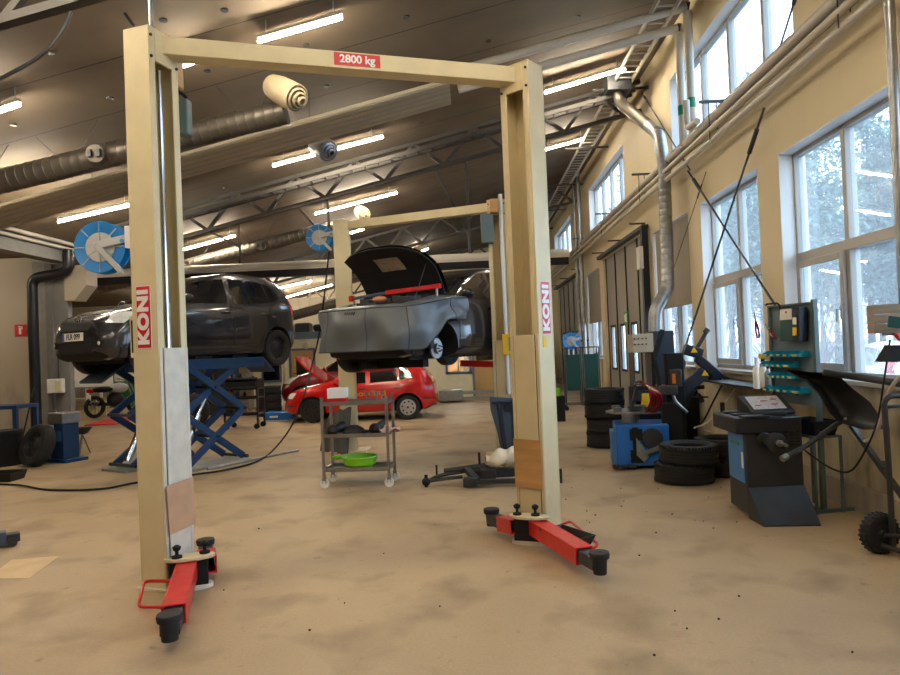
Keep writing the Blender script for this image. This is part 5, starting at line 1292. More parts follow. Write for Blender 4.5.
for ri, (py, xa_, xb_, n_) in enumerate(rows):
    pa_, pb_ = onb(xa_, py), onb(xb_, py); L_ = pb_.x - pa_.x
    k = MB(); k.bx(pa_.x, pb_.x, .0, .0 + .002, pa_.z, pa_.z + .02)
    nb = 5
    for j in range(nb):
        ww = L_ / (nb + .6); w2 = ww * (1.5 if j == nb - 1 else .8)
        xs = pa_.x + j * ww
        q = BM @ Vector((xs + w2 / 2, -.005, pa_.z))
        b = MB(); h_ = .052; dp = .11; w_ = w2 * .94 / 2
        b.bx(-w_, w_, -dp, 0, 0, .004).bx(-w_, w_, -.004, 0, .0, h_).bx(-w_, w_, -dp, -dp + .004, 0, h_ * .5)
        for s_ in (-1, 1): b.prism([(s_ * w_, 0, 0), (s_ * w_, -dp, 0), (s_ * w_, -dp, h_ * .5), (s_ * w_, -dp * .55, h_), (s_ * w_, 0, h_)], (-s_ * .004, 0, 0))
        o = b.build('storage_bin', 'yellow' if (ri == 0 and j == -1) else 'teal_box', loc=q); o.rotation_euler = (0, 0, ag); MB().bx(-w_ * .5, w_ * .5, -dp - .002, -dp, .004, h_ * .4).build('bin_label', 'yellow', o)
        tag(o, 'small turquoise storage bin in the %s row down on the tool board' % ('first', 'second', 'third', 'fourth')[ri], 'storage bin', '%s row of turquoise bins' % ('first', 'second', 'third', 'fourth')[ri])
q = BM @ onb(765, 356, -.06); o = MB().lathe([(.03, 0), (.03, .06), (.02, .075), (.02, .14), (.03, .15), (.001, .16)], (0, 0, 0), (1, 0, 0), 14).build('yellow_tool', 'yellow', loc=q); tag(o, 'yellow cylinder tool sticking out left of the first bin row', 'tool')
# binder, folder, hook, pliers on the board
def slabb(name, lab, cat, c4, m, th, extra=None):
    t_ = thing(name, lab, cat, BM @ Vector((0, 0, 0)), ag); P_ = [onb(x, y, -.035) for x, y in c4]
    MB().prism(P_, (0, -th, 0)).build('cover', m, t_); return t_, P_
t_, P_ = slabb('binder', 'dark green binder with white papers hanging on the tool board', 'binder', [(788, 341), (802, 341), (802, 309), (788, 309)], 'teal_dark', .045)
MB().prism([onb(788, 320, -.082), onb(800, 319, -.082), onb(800, 308, -.082), onb(788, 309, -.082)], (0, -.004, 0)).build('paper_sheet', 'paper', t_)
MB().box(onb(794.5, 312, -.089), (.02, .004, .02)).build('paper_mark', 'sticker_red', t_)
t_, P_ = slabb('magazine_folder', 'dark upright folder with yellow and white bands beside the binder', 'folder', [(804, 341), (811, 341), (811, 307), (804, 307)], 'navy', .08)
MB().prism([onb(804.5, 335, -.118), onb(808.5, 335, -.118), onb(808.5, 327, -.118), onb(804.5, 327, -.118)], (0, -.004, 0)).build('yellow_band', 'yellow', t_)
MB().prism([onb(804.5, 324, -.118), onb(808.5, 324, -.118), onb(808.5, 317, -.118), onb(804.5, 317, -.118)], (0, -.004, 0)).build('white_band', 'paper', t_)
o = MB().tube([BM @ v for v in arc([onb(769, 306, -.03), onb(769, 304, -.03), onb(780, 303, -.03), onb(783, 306, -.03), onb(783, 315, -.03)], .02)], .009, 8).build('tyre_iron', 'matt_black'); tag(o, 'bent black iron bar hooked over the tool board top', 'tool')
def plier(lab, a, b, m):
    t_ = thing('pliers', lab, 'pliers', BM @ Vector((0, 0, 0)), ag, 'pliers hanging on the tool board')
    a1, b1 = onb(*a, -.05), onb(*b, -.05); c1 = (a1 * .65 + b1 * .35); s_ = Vector((.022, 0, 0))
    MB().tube(spline([c1, c1 * .5 + b1 * .5 + s_, b1 + s_ * .7]), .011, 6).tube(spline([c1, c1 * .5 + b1 * .5 - s_, b1 - s_ * .7]), .011, 6).build('handles', m, t_)
    MB().cyl(a1, c1, .006, .014, 8).ball(c1, .018, 6, (1, .5, 1)).build('jaws', 'steel', t_)
plier('red handled pliers hanging on the board edge beside the window', (759, 312), (763, 338), 'dark_red_car')
plier('dark red handled cutters near the middle of the tool board', (770, 324), (780, 338), 'dark_red_car')
# bottles on the sill rail
def bottle(px, py, Y, h, r, m, capm, lab):
    q = at(px, py, Y); t_ = thing('spray_bottle', lab, 'bottle', q)
    MB().lathe([(r, 0), (r, h * .62), (r * .45, h * .75), (r * .4, h * .8), (.001, h * .8)], (0, 0, 0), (0, 0, 1), 16).build('flask', m, t_); MB().cyl((0, 0, h * .8), (0, 0, h), r * .5, n=12).build('cap', capm, t_)
sz = at(760, 389, 7.1)
rail = MB().bx(3.0, 3.4, 6.4, 9.5, sz.z - .02, sz.z).build('sill_rail', 'wire_steel'); tag(rail, 'narrow slatted metal rail along the wall under the windows', 'rail')
bottle(758, 388.5, 7.25, .33, .045, 'paper', 'paper', 'cloudy white plastic bottle on the rail beside the tool board')
bottle(764, 388, 7.05, .34, .04, 'paper', 'matt_black', 'white can with black cap between the two bottles')
bottle(769, 389, 6.95, .26, .035, 'steel', 'charcoal', 'grey spray can nearest the tool board edge')
# air hoses on the wall
for lab, pts, r, m in (('black hose hanging from the wall rail to the air tank', [(722, 385), (714, 400), (705, 418), (700, 424)], .012, 'matt_black'), ('pale hose curving from the wall rail to the air tank', [(736, 388), (722, 405), (708, 422), (694, 428)], .012, 'pipe_grey')):
    o = MB().tube(spline([at(x, y, 8.3) for x, y in pts]), r, 6).build('air_hose', m); tag(o, lab, 'hose')
o = MB().tube(spline([at(890, 340, 5.25), at(884, 380, 5.2), at(878, 418, 5.2), at(868, 445, 5.3), at(852, 470, 5.5), at(835, 470, 5.7), at(815, 458, 5.9), at(802, 448, 5.9)]), .008, 6).build('power_cable', 'matt_black'); tag(o, 'thin black cable looping from the shelf down to the wheel balancer', 'cable')
o = MB().tube(spline([at(845, 418, 5.7), at(854, 436, 5.7), at(866, 441, 5.5), at(878, 428, 5.3), at(890, 390, 5.1), at(905, 372, 4.95)]), .014, 6).build('air_hose', 'pipe_grey'); tag(o, 'beige hose sagging behind the wheel guard', 'hose')
o = MB().bar(at(851, 425, 5.7), at(905, 500, 5.08), .035, .035).bar(at(880, 463, 5.36), at(885, 470, 5.3), .05, .05).build('strut_bar', 'wire_steel'); tag(o, 'grey metal strut slanting down behind the trolley handle', 'strut')
# blue tub behind the balancer
q = at(812, 432, 6.3); o = tray(MB(), .34, .2, .13).build('plastic_tub', 'navy', loc=(q.x, q.y, at(812, 433, 6.3).z)); o.rotation_euler = (0, 0, ag); tag(o, 'dark blue plastic tub behind the wheel balancer', 'tub')
st_ = MB().bx(-.2, .2, -.14, .14, -.02, 0).bx(-.2, -.18, -.14, -.12, -.9, -.02).bx(-.2, -.18, .12, .14, -.9, -.02).bx(.18, .2, -.14, -.12, -.9, -.02).bx(.18, .2, .12, .14, -.9, -.02).build('tub_shelf', 'grey_green', loc=o.location + Vector((0, 0, -.005))); st_.rotation_euler = (0, 0, ag)
st_.scale.z = (o.location.z - .005) / .9; tag(st_, 'low grey green stand under the dark blue tub', 'stand')

# ================================================================= trolley at the right edge
q = fl(889, 557); t = thing('hand_trolley', 'dark tubular trolley with pneumatic tyre at the right edge', 'trolley', (q.x + .0, q.y + .1, 0))
Yh = q.y + .1
L2 = lambda px, py, Y=Yh: at(px, py, Y) - Vector((q.x, q.y + .1, 0))
wt = MB(); r_ = .142
wt.lathe([(r_ * .5, -.03), (r_ * .75, -.045), (r_ * .93, -.04), (r_, -.02), (r_, .02), (r_ * .93, .04), (r_ * .75, .045), (r_ * .5, .03)], (0, 0, 0), (0, 1, 0), 30, closed=True)
for k in range(26):
    a_ = 2 * PI * k / 26
    for s_ in (-1, 1): wt.box((math.cos(a_ + s_ * .06) * r_, s_ * .02, math.sin(a_ + s_ * .06) * r_), (.014, .024, .012), R=Matrix.Rotation(-a_, 3, 'Y'))
wo = wt.build('wheel', 'rubber', t, loc=(0, 0, .142)); wo.rotation_euler = (0, 0, math.radians(12))
MB().lathe([(.078, -.025), (.06, -.03), (.03, -.02), (.022, -.05), (.001, -.05)], (0, 0, 0), (0, 1, 0), 24).lathe([(.078, .025), (.001, .02)], (0, 0, 0), (0, 1, 0), 24).build('rim', 'charcoal', wo)
MB().tube(arc([L2(893, 548, Yh - .06), L2(889, 470, Yh - .06), L2(884, 402, Yh - .06), L2(889, 396, Yh - .06), L2(930, 394, Yh - .06)], .06), .02, 12).tube([L2(881, 545, Yh - .05), L2(915, 556, Yh - .15)], .018, 10).bar(L2(884, 407, Yh - .02), L2(925, 404, Yh - .02), .02, .06, (0, 1, 0)).build('tube_frame', 'charcoal', t)
wo2 = wo.copy(); C.objects.link(wo2); wo2.location = (.62, -.25, .142)
for k_ in children(wo):
    kk = k_.copy(); C.objects.link(kk); kk.parent = wo2
MB().cyl((0, -.06, .142), (.62, -.3, .142), .014).build('axle', 'charcoal', t)
# small wooden box shelf on window ledge at the right edge
q = at(893, 333, 5.0); t = thing('wooden_crate', 'grey weathered wooden crate at the right edge before the window', 'crate', (q.x + .15, q.y, at(893, 333, 5.0).z), math.radians(-20))
hh = at(893, 304, 5).z - at(893, 333, 5).z
for k in range(3): MB().bx(-.27, .27, -.1, -.085, k * hh / 3 + .001, (k + 1) * hh / 3 - .001).build('board', 'wood_grey', t)
MB().bx(-.27, -.25, -.085, .12, 0, hh).bx(.25, .27, -.085, .12, 0, hh).bx(-.25, .25, -.085, .12, 0, .015).build('sides', 'wood_grey', t)
MB().bar((-.1, .1, -.0), (-.1, .42, .0), .04, .04).bar((.2, .1, -.0), (.2, .35, .0), .04, .04).build('wall_bracket', 'wire_steel', t)
q2 = Vector((q.x + .05, q.y - .06, at(893, 333, 5.0).z - .035)); o = MB().tube(spline([q2 + Vector(v) for v in ((-.08, -.02, .03), (-.04, -.03, -.02), (.03, -.03, -.01), (.08, -.03, .02), (.14, -.03, -.02), (.22, -.03, .0))]), .018, 8).build('work_glove', 'sticker_red'); tag(o, 'red work glove hanging below the wooden crate', 'glove')
o = MB().box((0, 0, 0), (.10, .03, .08)).build('teal_box', 'teal_dark', loc=Vector((q.x - .04, q.y - .11, at(884, 323, 4.9).z))); o.rotation_euler = (0, .2, -.3); tag(o, 'small teal box stuck on the wooden crate front', 'box')
o = MB().prism([at(883, 362, 4.95), at(915, 362, 4.95), at(915, 345, 4.95), at(893, 345, 4.95)], (0, .1, 0)).build('black_panel', 'matt_black'); tag(o, 'black panel under the crate at the right edge', 'bin')  # plain black panel, not a container

# ================================================================= teal panels and green things at the middle
q = fl(590, 410); t = thing('cylinder_rack', 'steel rack on castors carrying two dark green panels', 'rack', (q.x, q.y, 0), math.radians(-3))
hx = lambda px: at(px, 380, q.y).x - q.x; hz = lambda py: at(590, py, q.y).z
for a_, b_ in ((567, 581), (585, 599)):
    MB().bx(hx(a_), hx(b_), 0, .03, hz(390), hz(354)).build('green_panel', 'teal_dark', t, bevel=.004)
k = MB()
for px in (566, 582, 584, 600): k.cyl((hx(px), .015, .1), (hx(px), .015, hz(347)), .014, n=8).cyl((hx(px), .4, .1), (hx(px), .4, hz(347)), .014, n=8)
k.tube([(hx(566), .015, hz(347)), (hx(600), .015, hz(347))], .014).tube([(hx(566), .015, .14), (hx(600), .015, .14)], .014).tube([(hx(566), .4, .14), (hx(600), .4, .14)], .014)
for px in (566, 600): k.tube([(hx(px), .015, .14), (hx(px), .4, .14)], .014).tube([(hx(px), .015, hz(347)), (hx(px), .4, hz(347))], .014)
k.build('frame', 'wire_steel', t)
for px in (566, 600):
    for y in (.015, .4): MB().cyl((hx(px), y - .015, .05), (hx(px), y + .015, .05), .05, n=14).build('castor', 'matt_black', t)
# green exit sign and fluorescent tag
q = at(626, 318, 14); o = thing('exit_sign', 'small green running man sign on the folding door', 'sign', (XW + .03, at(626, 318, 14).y, at(626, 318, 14.5).z))
q = atx(626, 318, XW + .03); o.location = q
MB().box((0, 0, 0), (.02, .34, .28)).build('sign_plate', 'green_sign', o); MB().box((-.012, .06, 0), (.004, .1, .16)).box((-.012, -.07, 0), (.004, .08, .2)).build('pictogram', 'paper', o)
q = atx(640, 258, XW - .2); o = MB().box((0, 0, 0), (.08, .22, .42)).build('door_motor_box', 'white_paint', loc=q, bevel=.01); tag(o, 'white box on the wall above the folding door', 'box')
# small green crate near lift
q = at(557, 392, 14); o = MB().box((0, 0, 0), (.12, .12, .16)).build('spray_can', 'lime', loc=q); 
tag(o, 'bright green container on the dark stand behind the right lift post', 'container')
o2 = MB().bx(-.1, .14, -.1, .1, 0, q.z - .08).bx(-.06, -.02, -.02, .02, q.z, q.z + .9).build('equipment_stand', 'matt_black', loc=(q.x, q.y, 0)); tag(o2, 'black stand behind the right lift post with a thin pole', 'stand')

# ================================================================= hose reels
def reel(px, py, Y, r, lab, yaw=0, m='reel_blue', wall=False):
    q = at(px, py, Y); t = thing('hose_reel', lab, 'hose reel', q, yaw)
    for s_ in (-1, 1):
        MB().lathe([(r, s_ * .07 - .008), (r * 1.02, s_ * .07), (r, s_ * .07 + .008), (r * .58, s_ * .055), (r * .56, s_ * .05)], (0, 0, 0), (0, 1, 0), 40, closed=True).build('blue_flange', m, t)
    MB().lathe([(.001, -.062), (r * .58, -.062), (r * .58, .062), (.001, .062)], (0, 0, 0), (0, 1, 0), 30).build('drum', 'reel_grey', t)
    w = MB()
    for k in range(6): a_ = PI / 6 + k * PI / 3; w.bar((math.cos(a_) * r * .2, -.066, math.sin(a_) * r * .2), (math.cos(a_) * r * .57, -.066, math.sin(a_) * r * .57), .012, .02)
    for k in range(8): a_ = k * PI / 4; w.bar((math.cos(a_) * r * .6, -.078, math.sin(a_) * r * .6), (math.cos(a_) * r * .98, -.078, math.sin(a_) * r * .98), .004, .012)
    w.cyl((0, -.07, 0), (0, -.11, 0), r * .10, n=14); w.build('hub', 'reel_grey', t)
    MB().bar((0, -.10, r * .05), (r * 1.15, -.10, r * .28), .03, r * .3, (0, 0, 1)).bar((-.02, -.105, .02), (r * .88, -.105, -r * 1.0), .025, r * .22, (0, 0, 1)).cyl((r * .82, -.12, -r * 1.02), (r * .98, -.12, -r * 1.02), r * .08).build('support_arm', 'reel_grey', t, bevel=.006)
    MB().cyl((r * .98, -.125, r * .18), (r * .98, -.115, r * .18), r * .08).build('maker_disc', m, t)
    if not wall:
        MB().bar((r * 1.2, -.08, r * .75), (r * 1.2, -.08, -r * .1), .06, .08, (0, 1, 0)).bar((r * 1.42, -.04, r * .6), (r * 1.42, -.04, ceil_z(q.x + r * 1.42) - q.z), .06, .06, (0, 1, 0)).bar((r * 1.1, -.05, r * .3), (r * 1.42, -.05, r * .3), .05, .05).build('drop_pole', 'white_paint', t)
    elif wall == 'post':
        MB().bar((r * .9, -.09, r * .2), (r * 1.5, -.02, r * .2), .05, .08).build('wall_bracket', 'cream', t)
    else:
        MB().bar((r * 1.1, -.05, 0), (r * 1.1 + (XW - q.x - r * 1.1), -.05, 0), .06, .06).build('wall_bracket', 'dark_steel', t)
    return q
reel(103, 248, 7.4, .285, 'large blue hose reel beside the left lift post')
qr = reel(320, 238, 11.0, .215, 'small blue hose reel near the second lift, hose hanging down', wall='post')
reel(571, 341, 20.0, .25, 'blue hose reel mounted low near the folding doors', wall=True)
o = MB().tube(spline([at(329, 252, 10.9), at(326, 280, 10.9), at(320, 330, 11.2), at(312, 365, 11.8), at(304, 395, 11.6), at(292, 425, 11.4), at(276, 447, 11.0), fl(258, 461, .02), fl(225, 470, .02), fl(190, 475, .02), fl(140, 482, .02), fl(100, 489, .02), fl(50, 490, .02), fl(18, 485, .02), fl(-20, 484, .02)]), .014, 6).build('air_hose', 'matt_black'); tag(o, 'black hose dropping from the small blue reel and trailing across the floor', 'hose')

# ================================================================= left side
q = fl(67, 462); t = thing('hydraulic_unit', 'blue cabinet with steel top beside the leaning wheel', 'hydraulic unit', (q.x - .12, q.y + .15, 0), math.radians(-25))
MB().bx(-.17, .17, -.14, .14, .05, .62).build('cabinet', 'lift_blue', t, bevel=.008); MB().bx(-.19, .19, -.16, .16, .62, .80).build('steel_top', 'steel', t, bevel=.015)
MB().bx(-.15, -.06, -.146, -.14, .32, .60).build('label_strip', 'paper', t); MB().bx(-.22, .3, -.2, .2, 0, .05).build('base_foot', 'lift_blue', t)
MB().bx(.02, .13, -.146, -.14, .34, .5).build('data_plate', 'box_blue', t)
q = at(44, 392, 13.2); o = thing('wall_switch_box', 'white switch box on the left column above the blue cabinet', 'switch box', (q.x + .25, 13.2, at(53, 392, 13.2).z)); MB().bx(-.15, .15, -.06, .06, -.02, .26).build('casing', 'white_paint', o, bevel=.01); MB().bx(.03, .13, -.085, -.06, .03, .22).build('cover', 'cream_dirty', o)
MB().cyl((-.05, 0, -.02), (-.05, 0, -.35), .03, n=8).cyl((.06, 0, .26), (.06, 0, .8), .015, n=6).build('conduit', 'wire_steel', o)
q = fl(74, 455); o = thing('axle_stand', 'rusty steel axle stand holding a small bowl beside the blue cabinet', 'axle stand', (q.x + .1, q.y + .1, 0))
for k in range(3): a_ = k * 2 * PI / 3 + .5; MB().bar((math.cos(a_) * .12, math.sin(a_) * .12, 0), (0, 0, .34), .03, .02).build('leg', 'wood_grey', o)
MB().lathe([(.02, .34), (.09, .36), (.15, .44), (.17, .46), (.14, .45), (.08, .38), (.001, .37)], (0, 0, 0), (0, 0, 1), 18).build('bowl', 'dark_steel', o)
# fire extinguisher sign
q = at(20.5, 330.5, 13.88); o = thing('fire_sign', 'red fire extinguisher sign on the pale left wall', 'sign', (q.x, 13.885, q.z)); MB().box((0, 0, 0), (.25, .01, .25)).build('plate', 'sticker_red', o); MB().box((-.01, -.007, -.01), (.05, .004, .14)).box((-.01, -.007, .08), (.07, .004, .02)).box((.035, -.007, .05), (.015, .004, .06)).build('pictogram', 'paper', o)
# blue table frame, drum, tub at left edge
q = fl(16, 459); t = thing('blue_workbench', 'blue steel bench frame cut off at the left edge', 'workbench', (q.x, q.y, 0))
MB().bx(-1.2, .03, -.0, .6, at(8, 406, q.y).z - .06, at(8, 406, q.y).z).build('bench_top', 'lift_blue', t); zb = at(8, 406, q.y).z
for x, y in ((0, .02), (0, .56), (-1.15, .02), (-1.15, .56)): MB().bx(x - .035, x + .035, y - .03, y + .03, 0, zb - .06).build('leg', 'lift_blue', t)
MB().bx(-1.15, 0, .0, .03, zb - .52, zb - .46).build('cross_bar', 'lift_blue', t)
q = fl(4, 467); o = MB().lathe([(.25, 0), (.26, .02), (.25, .25), (.26, .27), (.25, .5), (.26, .52), (.25, .56), (.2, .55), (.001, .55)], (0, 0, 0), (0, 0, 1), 26).build('oil_drum', 'matt_black', loc=(q.x - .12, q.y + .22, 0)); tag(o, 'black drum at the left edge in front of the blue bench', 'drum')
q = fl(2, 483); o = tray(MB(), .35, .3, .12).build('plastic_tub', 'black_plastic', loc=(q.x - .1, q.y + .2, 0)); tag(o, 'low black tub on the floor at the left edge', 'tub')
o = MB().cyl(fl(18, 458), at(34, 387, 12.3), .015, n=8).cyl(at(31, 398, 12.1), at(33.5, 389, 12.25), .02, n=8).build('broom_handle', 'matt_black'); tag(o, 'thin dark pole leaning against the left column', 'pole')
q = fl(4, 547); t = thing('trolley_jack', 'blue grey jack poking in at the left edge of the floor', 'jack', (q.x, q.y, 0), math.radians(38))
MB().prism([(-.7, -.1, .02), (.02, -.06, .02), (.02, .06, .02), (-.7, .12, .02)], (0, 0, .12)).build('body', 'grey_blue_plastic', t, bevel=.01); MB().cyl((.06, -.06, .04), (.06, .06, .04), .04).bx(.0, .12, -.05, .05, .04, .11).build('front_roller', 'charcoal', t)
# control pillar between the grey car and left post
q = at(140, 350, 8.2); t = thing('lift_control_box', 'cream control box on a post just left of the left lift column', 'control box', (q.x, q.y, 0))
z_a, z_b = at(127, 358, 8.2).z, at(127, 316, 8.2).z
MB().bx(-.09, .12, -.06, .06, z_a, z_b).build('casing', 'cream_dirty', t, bevel=.008); MB().bx(.0, .08, -.01, .04, 0, z_a).build('stand', 'lift_blue', t); MB().bx(-.07, -.04, -.066, -.06, z_a + .06, z_b - .06).build('button_strip', 'matt_black', t)
# whiteboard and workshop clutter behind
Yw = 22; q0, q1 = at(61, 388, Yw), at(112, 356, Yw)
t = thing('whiteboard', 'large blank whiteboard on legs behind the raised grey hatchback', 'whiteboard', ((q0.x + q1.x) / 2, Yw, 0)); hw = (q1.x - q0.x) / 2
MB().bx(-hw, hw, 0, .03, q0.z, q1.z).build('board', 'paper', t); MB().bx(-hw, hw, -.01, .04, q0.z - .04, q0.z).bx(-hw, hw, -.01, .04, q1.z, q1.z + .04).build('frame', 'steel', t)
for s_ in (-.06, .06): MB().bx(hw * .25 + s_ * 4 - .04, hw * .25 + s_ * 4 + .04, 0, .05, 0, q0.z).build('leg', 'white_paint', t)
t = thing('work_table', 'low pale table frame in front of the whiteboard', 'table', (at(84, 412, 20).x, 20, 0)); hw = .55
MB().bx(-hw, hw, -.3, .3, .46, .52).build('table_top', 'wood_grey', t)
for x in (-hw + .03, hw - .03):
    for y in (-.27, .27): MB().bx(x - .025, x + .025, y - .025, y + .025, 0, .46).build('leg', 'cream_dirty', t)
t = thing('green_cabinet', 'green cabinet with white posters behind the motorcycle', 'cabinet', (at(122, 395, 23).x, 23, 0)); MB().bx(-.45, .6, 0, .4, 0, 1.75).build('body', 'green_sign', t); MB().bx(-.25, .1, -.01, 0, .9, 1.5).bx(.2, .5, -.01, 0, 1.0, 1.45).build('poster', 'paper', t)
random.seed(11)
cols = ['navy', 'matt_black', 'machine_blue', 'dark_red_car', 'charcoal', 'grey_sack', 'steel', 'wood_grey', 'lift_blue', 'sticker_red']
def clutter(n, pxs, pys, Y, lab, grp, kinds=('parts_box', 'machine_part', 'canister')):
    for k in range(n):
        px, py = random.uniform(*pxs), random.uniform(*pys); q = at(px, py, Y + random.uniform(-.3, .3)); s_ = random.uniform(.14, .34); nm = kinds[k % len(kinds)]
        b = MB(); m = random.choice(cols)
        if nm == 'canister': b.lathe([(s_ * .45, 0), (s_ * .5, .03), (s_ * .48, s_), (s_ * .2, s_ * 1.2), (s_ * .12, s_ * 1.3), (.001, s_ * 1.3)], (0, 0, 0), (0, 0, 1), 14)
        elif nm == 'machine_part': b.cyl((-s_ * .5, 0, s_ * .4), (s_ * .5, 0, s_ * .4), s_ * .4, n=14).bx(-s_ * .3, s_ * .3, -s_ * .4, s_ * .4, 0, s_ * .2).cyl((0, 0, s_ * .4), (0, 0, s_ * .95), s_ * .12, n=10)
        else: b.bx(-s_ * .6, s_ * .6, -s_ * .35, s_ * .35, 0, s_ * .7).bx(-s_ * .64, s_ * .64, -s_ * .38, s_ * .38, s_ * .62, s_ * .7)
        yield b, nm, m, q
# motorcycle
q = fl(118, 420); q = Vector((q.x, 19.5, 0)); q.x = at(116, 410, 19.5).x
t = thing('motorcycle', 'motorcycle with red tail lamp parked by the whiteboard', 'motorcycle', q, math.radians(62))
for x in (-.65, .65):
    wo = MB().lathe([(.22, -.05), (.29, -.06), (.32, 0), (.29, .06), (.22, .05)], (0, 0, 0), (0, 1, 0), 24, closed=True).build('wheel', 'rubber', t, loc=(x, 0, .32))
    s_ = MB()
    for k in range(8): a_ = k * PI / 4; s_.bar((0, 0, 0), (math.cos(a_) * .23, 0, math.sin(a_) * .23), .012, .012)
    s_.build('spokes', 'steel', wo)
MB().ball((.12, 0, .82), .2, 10, (1.5, .75, .75)).build('fuel_tank', 'white_car', t); MB().ball((-.4, 0, .80), .2, 10, (1.7, .7, .42)).build('seat', 'matt_black', t)
MB().ball((0, 0, .48), .22, 8, (1.2, .8, 1)).cyl((-.1, .15, .35), (-.8, .2, .42), .05).build('engine', 'dark_steel', t)
MB().bar((.65, .08, .32), (.42, .08, .98), .04, .04).bar((.65, -.08, .32), (.42, -.08, .98), .04, .04).tube([(.3, -.36, 1.08), (.42, -.1, 1.02), (.42, .1, 1.02), (.3, .36, 1.08)], .018).build('front_fork', 'steel', t)
MB().box((-.78, 0, .78), (.06, .24, .1)).build('tail_lamp', 'tail_red', t); MB().box((-.82, 0, .6), (.02, .2, .16)).build('number_plate', 'paper', t)
q = fl(110, 424); o = MB().prism([(-.5, -.3, 0), (.3, -.3, 0), (.62, .3, .10), (-.1, .3, .10)], (0, 0, .03)).build('creeper_board', 'red_mat', loc=(q.x, q.y, 0)); tag(o, 'bright red mechanic board lying on the floor behind the lift', 'creeper board')
# shelving at far left with goods
t = thing('storage_shelf', 'far left storage shelf with red and blue goods', 'shelf', (at(4, 420, 17).x, 17, 0))
for z in (.35, .75, 1.15, 1.55): MB().bx(-1.4, .35, 0, .5, z, z + .03).build('shelf', 'steel', t)
for x in (-1.4, .33): 
    for y in (0, .47): MB().bx(x, x + .03, y, y + .03, 0, 1.9).build('upright', 'wire_steel', t)
B0 = Vector((at(4, 420, 17).x, 17, 0))
for z in (.38, .78, 1.18):
    x = -1.3
    while x < .2:
        w_ = random.uniform(.14, .3); h_ = random.uniform(.12, .28); o = MB().bx(0, w_, -.0, .3, 0, h_).bx(-.004, w_ + .004, -.004, .304, h_ * .8, h_).build('parts_box', random.choice(['sticker_red', 'lift_blue', 'machine_blue', 'charcoal', 'cardboard', 'dark_red_car']), loc=B0 + Vector((x, .06, z)), bevel=.006)
        tag(o, 'small coloured box on the far left storage shelf', 'box', 'boxes on the far left storage shelf'); x += w_ + .04
# ================================================================= tool cart behind the scissor lift
Yc2 = 14.6; xa_, xb_ = at(224, 400, Yc2).x, at(257, 400, Yc2).x
t = thing('parts_cart', 'dark steel cart crowded with tools behind the blue scissor lift', 'cart', ((xa_ + xb_) / 2, Yc2, 0)); hw = (xb_ - xa_) / 2 * 1.05
for z in (.3, .66, .86, 1.06): MB().bx(-hw, hw, 0, .5, z, z + .03).bx(-hw, hw, 0, .015, z, z + .07).build('shelf', 'dark_steel', t)
MB().bx(-hw, hw, .02, .48, .89, 1.05).build('drawer_block', 'matt_black', t)
for x in (-hw, hw - .04):
    for y in (0, .46): MB().bx(x, x + .04, y, y + .04, .1, 1.1).build('upright', 'dark_steel', t)
for x in (-hw + .05, hw - .05):
    for y in (.03, .47): MB().cyl((x, y - .02, .06), (x, y + .02, .06), .06, n=14).build('castor', 'matt_black', t)
Bc = Vector(((xa_ + xb_) / 2, Yc2, 0))
for zz, g_ in ((1.09, 'top'), (.33, 'bottom'), (.69, 'middle')):
    x = -hw + .08
    while x < hw - .1:
        s_ = random.uniform(.07, .15); m = random.choice(['matt_black', 'amber', 'charcoal', 'machine_blue', 'cardboard', 'steel', 'paper'])
        h_ = s_ * random.uniform(.9, 1.6)
        o = MB().lathe([(s_ * .4, 0), (s_ * .45, .01), (s_ * .42, h_ * .7), (s_ * .2, h_ * .85), (s_ * .2, h_), (.001, h_)], (0, 0, 0), (0, 0, 1), 12).build('canister', m, loc=Bc + Vector((x, .2, zz)))
        tag(o, 'small canister on the %s shelf of the dark cart' % g_, 'canister', 'canisters on the %s shelf of the dark cart' % g_); x += s_ + .05
# motor leaning beyond (brown wheel like hub)
q = fl(198, 428); o = tyre((at(192, 400, 15.5).x, 15.5, .03), 'tyre standing upright behind the left scissor arms', None, 1.2, (PI / 2, 0, .3)); o.location.z = .39
# dark tyre stack and blue ramp by the office
q = fl(272, 408); 
for k in range(4): tyre((at(270, 400, 17.6).x, 17.6, .2 * k), ['bottom', 'second', 'third', 'top'][k] + ' tyre of the narrow stack against the office wall', 'tyres stacked against the office wall', .9, (0, 0, k))
t = thing('blue_ramp', 'low blue lift platform on the floor before the dark red car', 'ramp', (at(280, 411, 16.4).x, 16.4, 0)); MB().bx(-.36, .36, -.2, .3, .02, .2).build('platform', 'machine_blue', t, bevel=.01); MB().bx(-.2, -.0, -.205, -.2, .08, .13).bx(-.4, .4, -.22, .34, 0, .02).build('label', 'paper', t)
# steel pipes and gear along the office wall
q = fl(466, 403); Yg = OY - .9
t = thing('rail_lift', 'low galvanised rail lift lying along the office wall', 'rail lift', (at(470, 400, Yg).x, Yg, 0))
MB().bx(-.9, 1.6, -.05, .0, .22, .30).bx(-.9, 1.6, -.05, .0, .07, .15).bx(-.9, 1.6, .3, .35, .22, .30).build('rails', 'galvanised', t); MB().bx(-.9, -.2, -.2, .5, .05, .36).build('carriage', 'galvanised', t, bevel=.02)
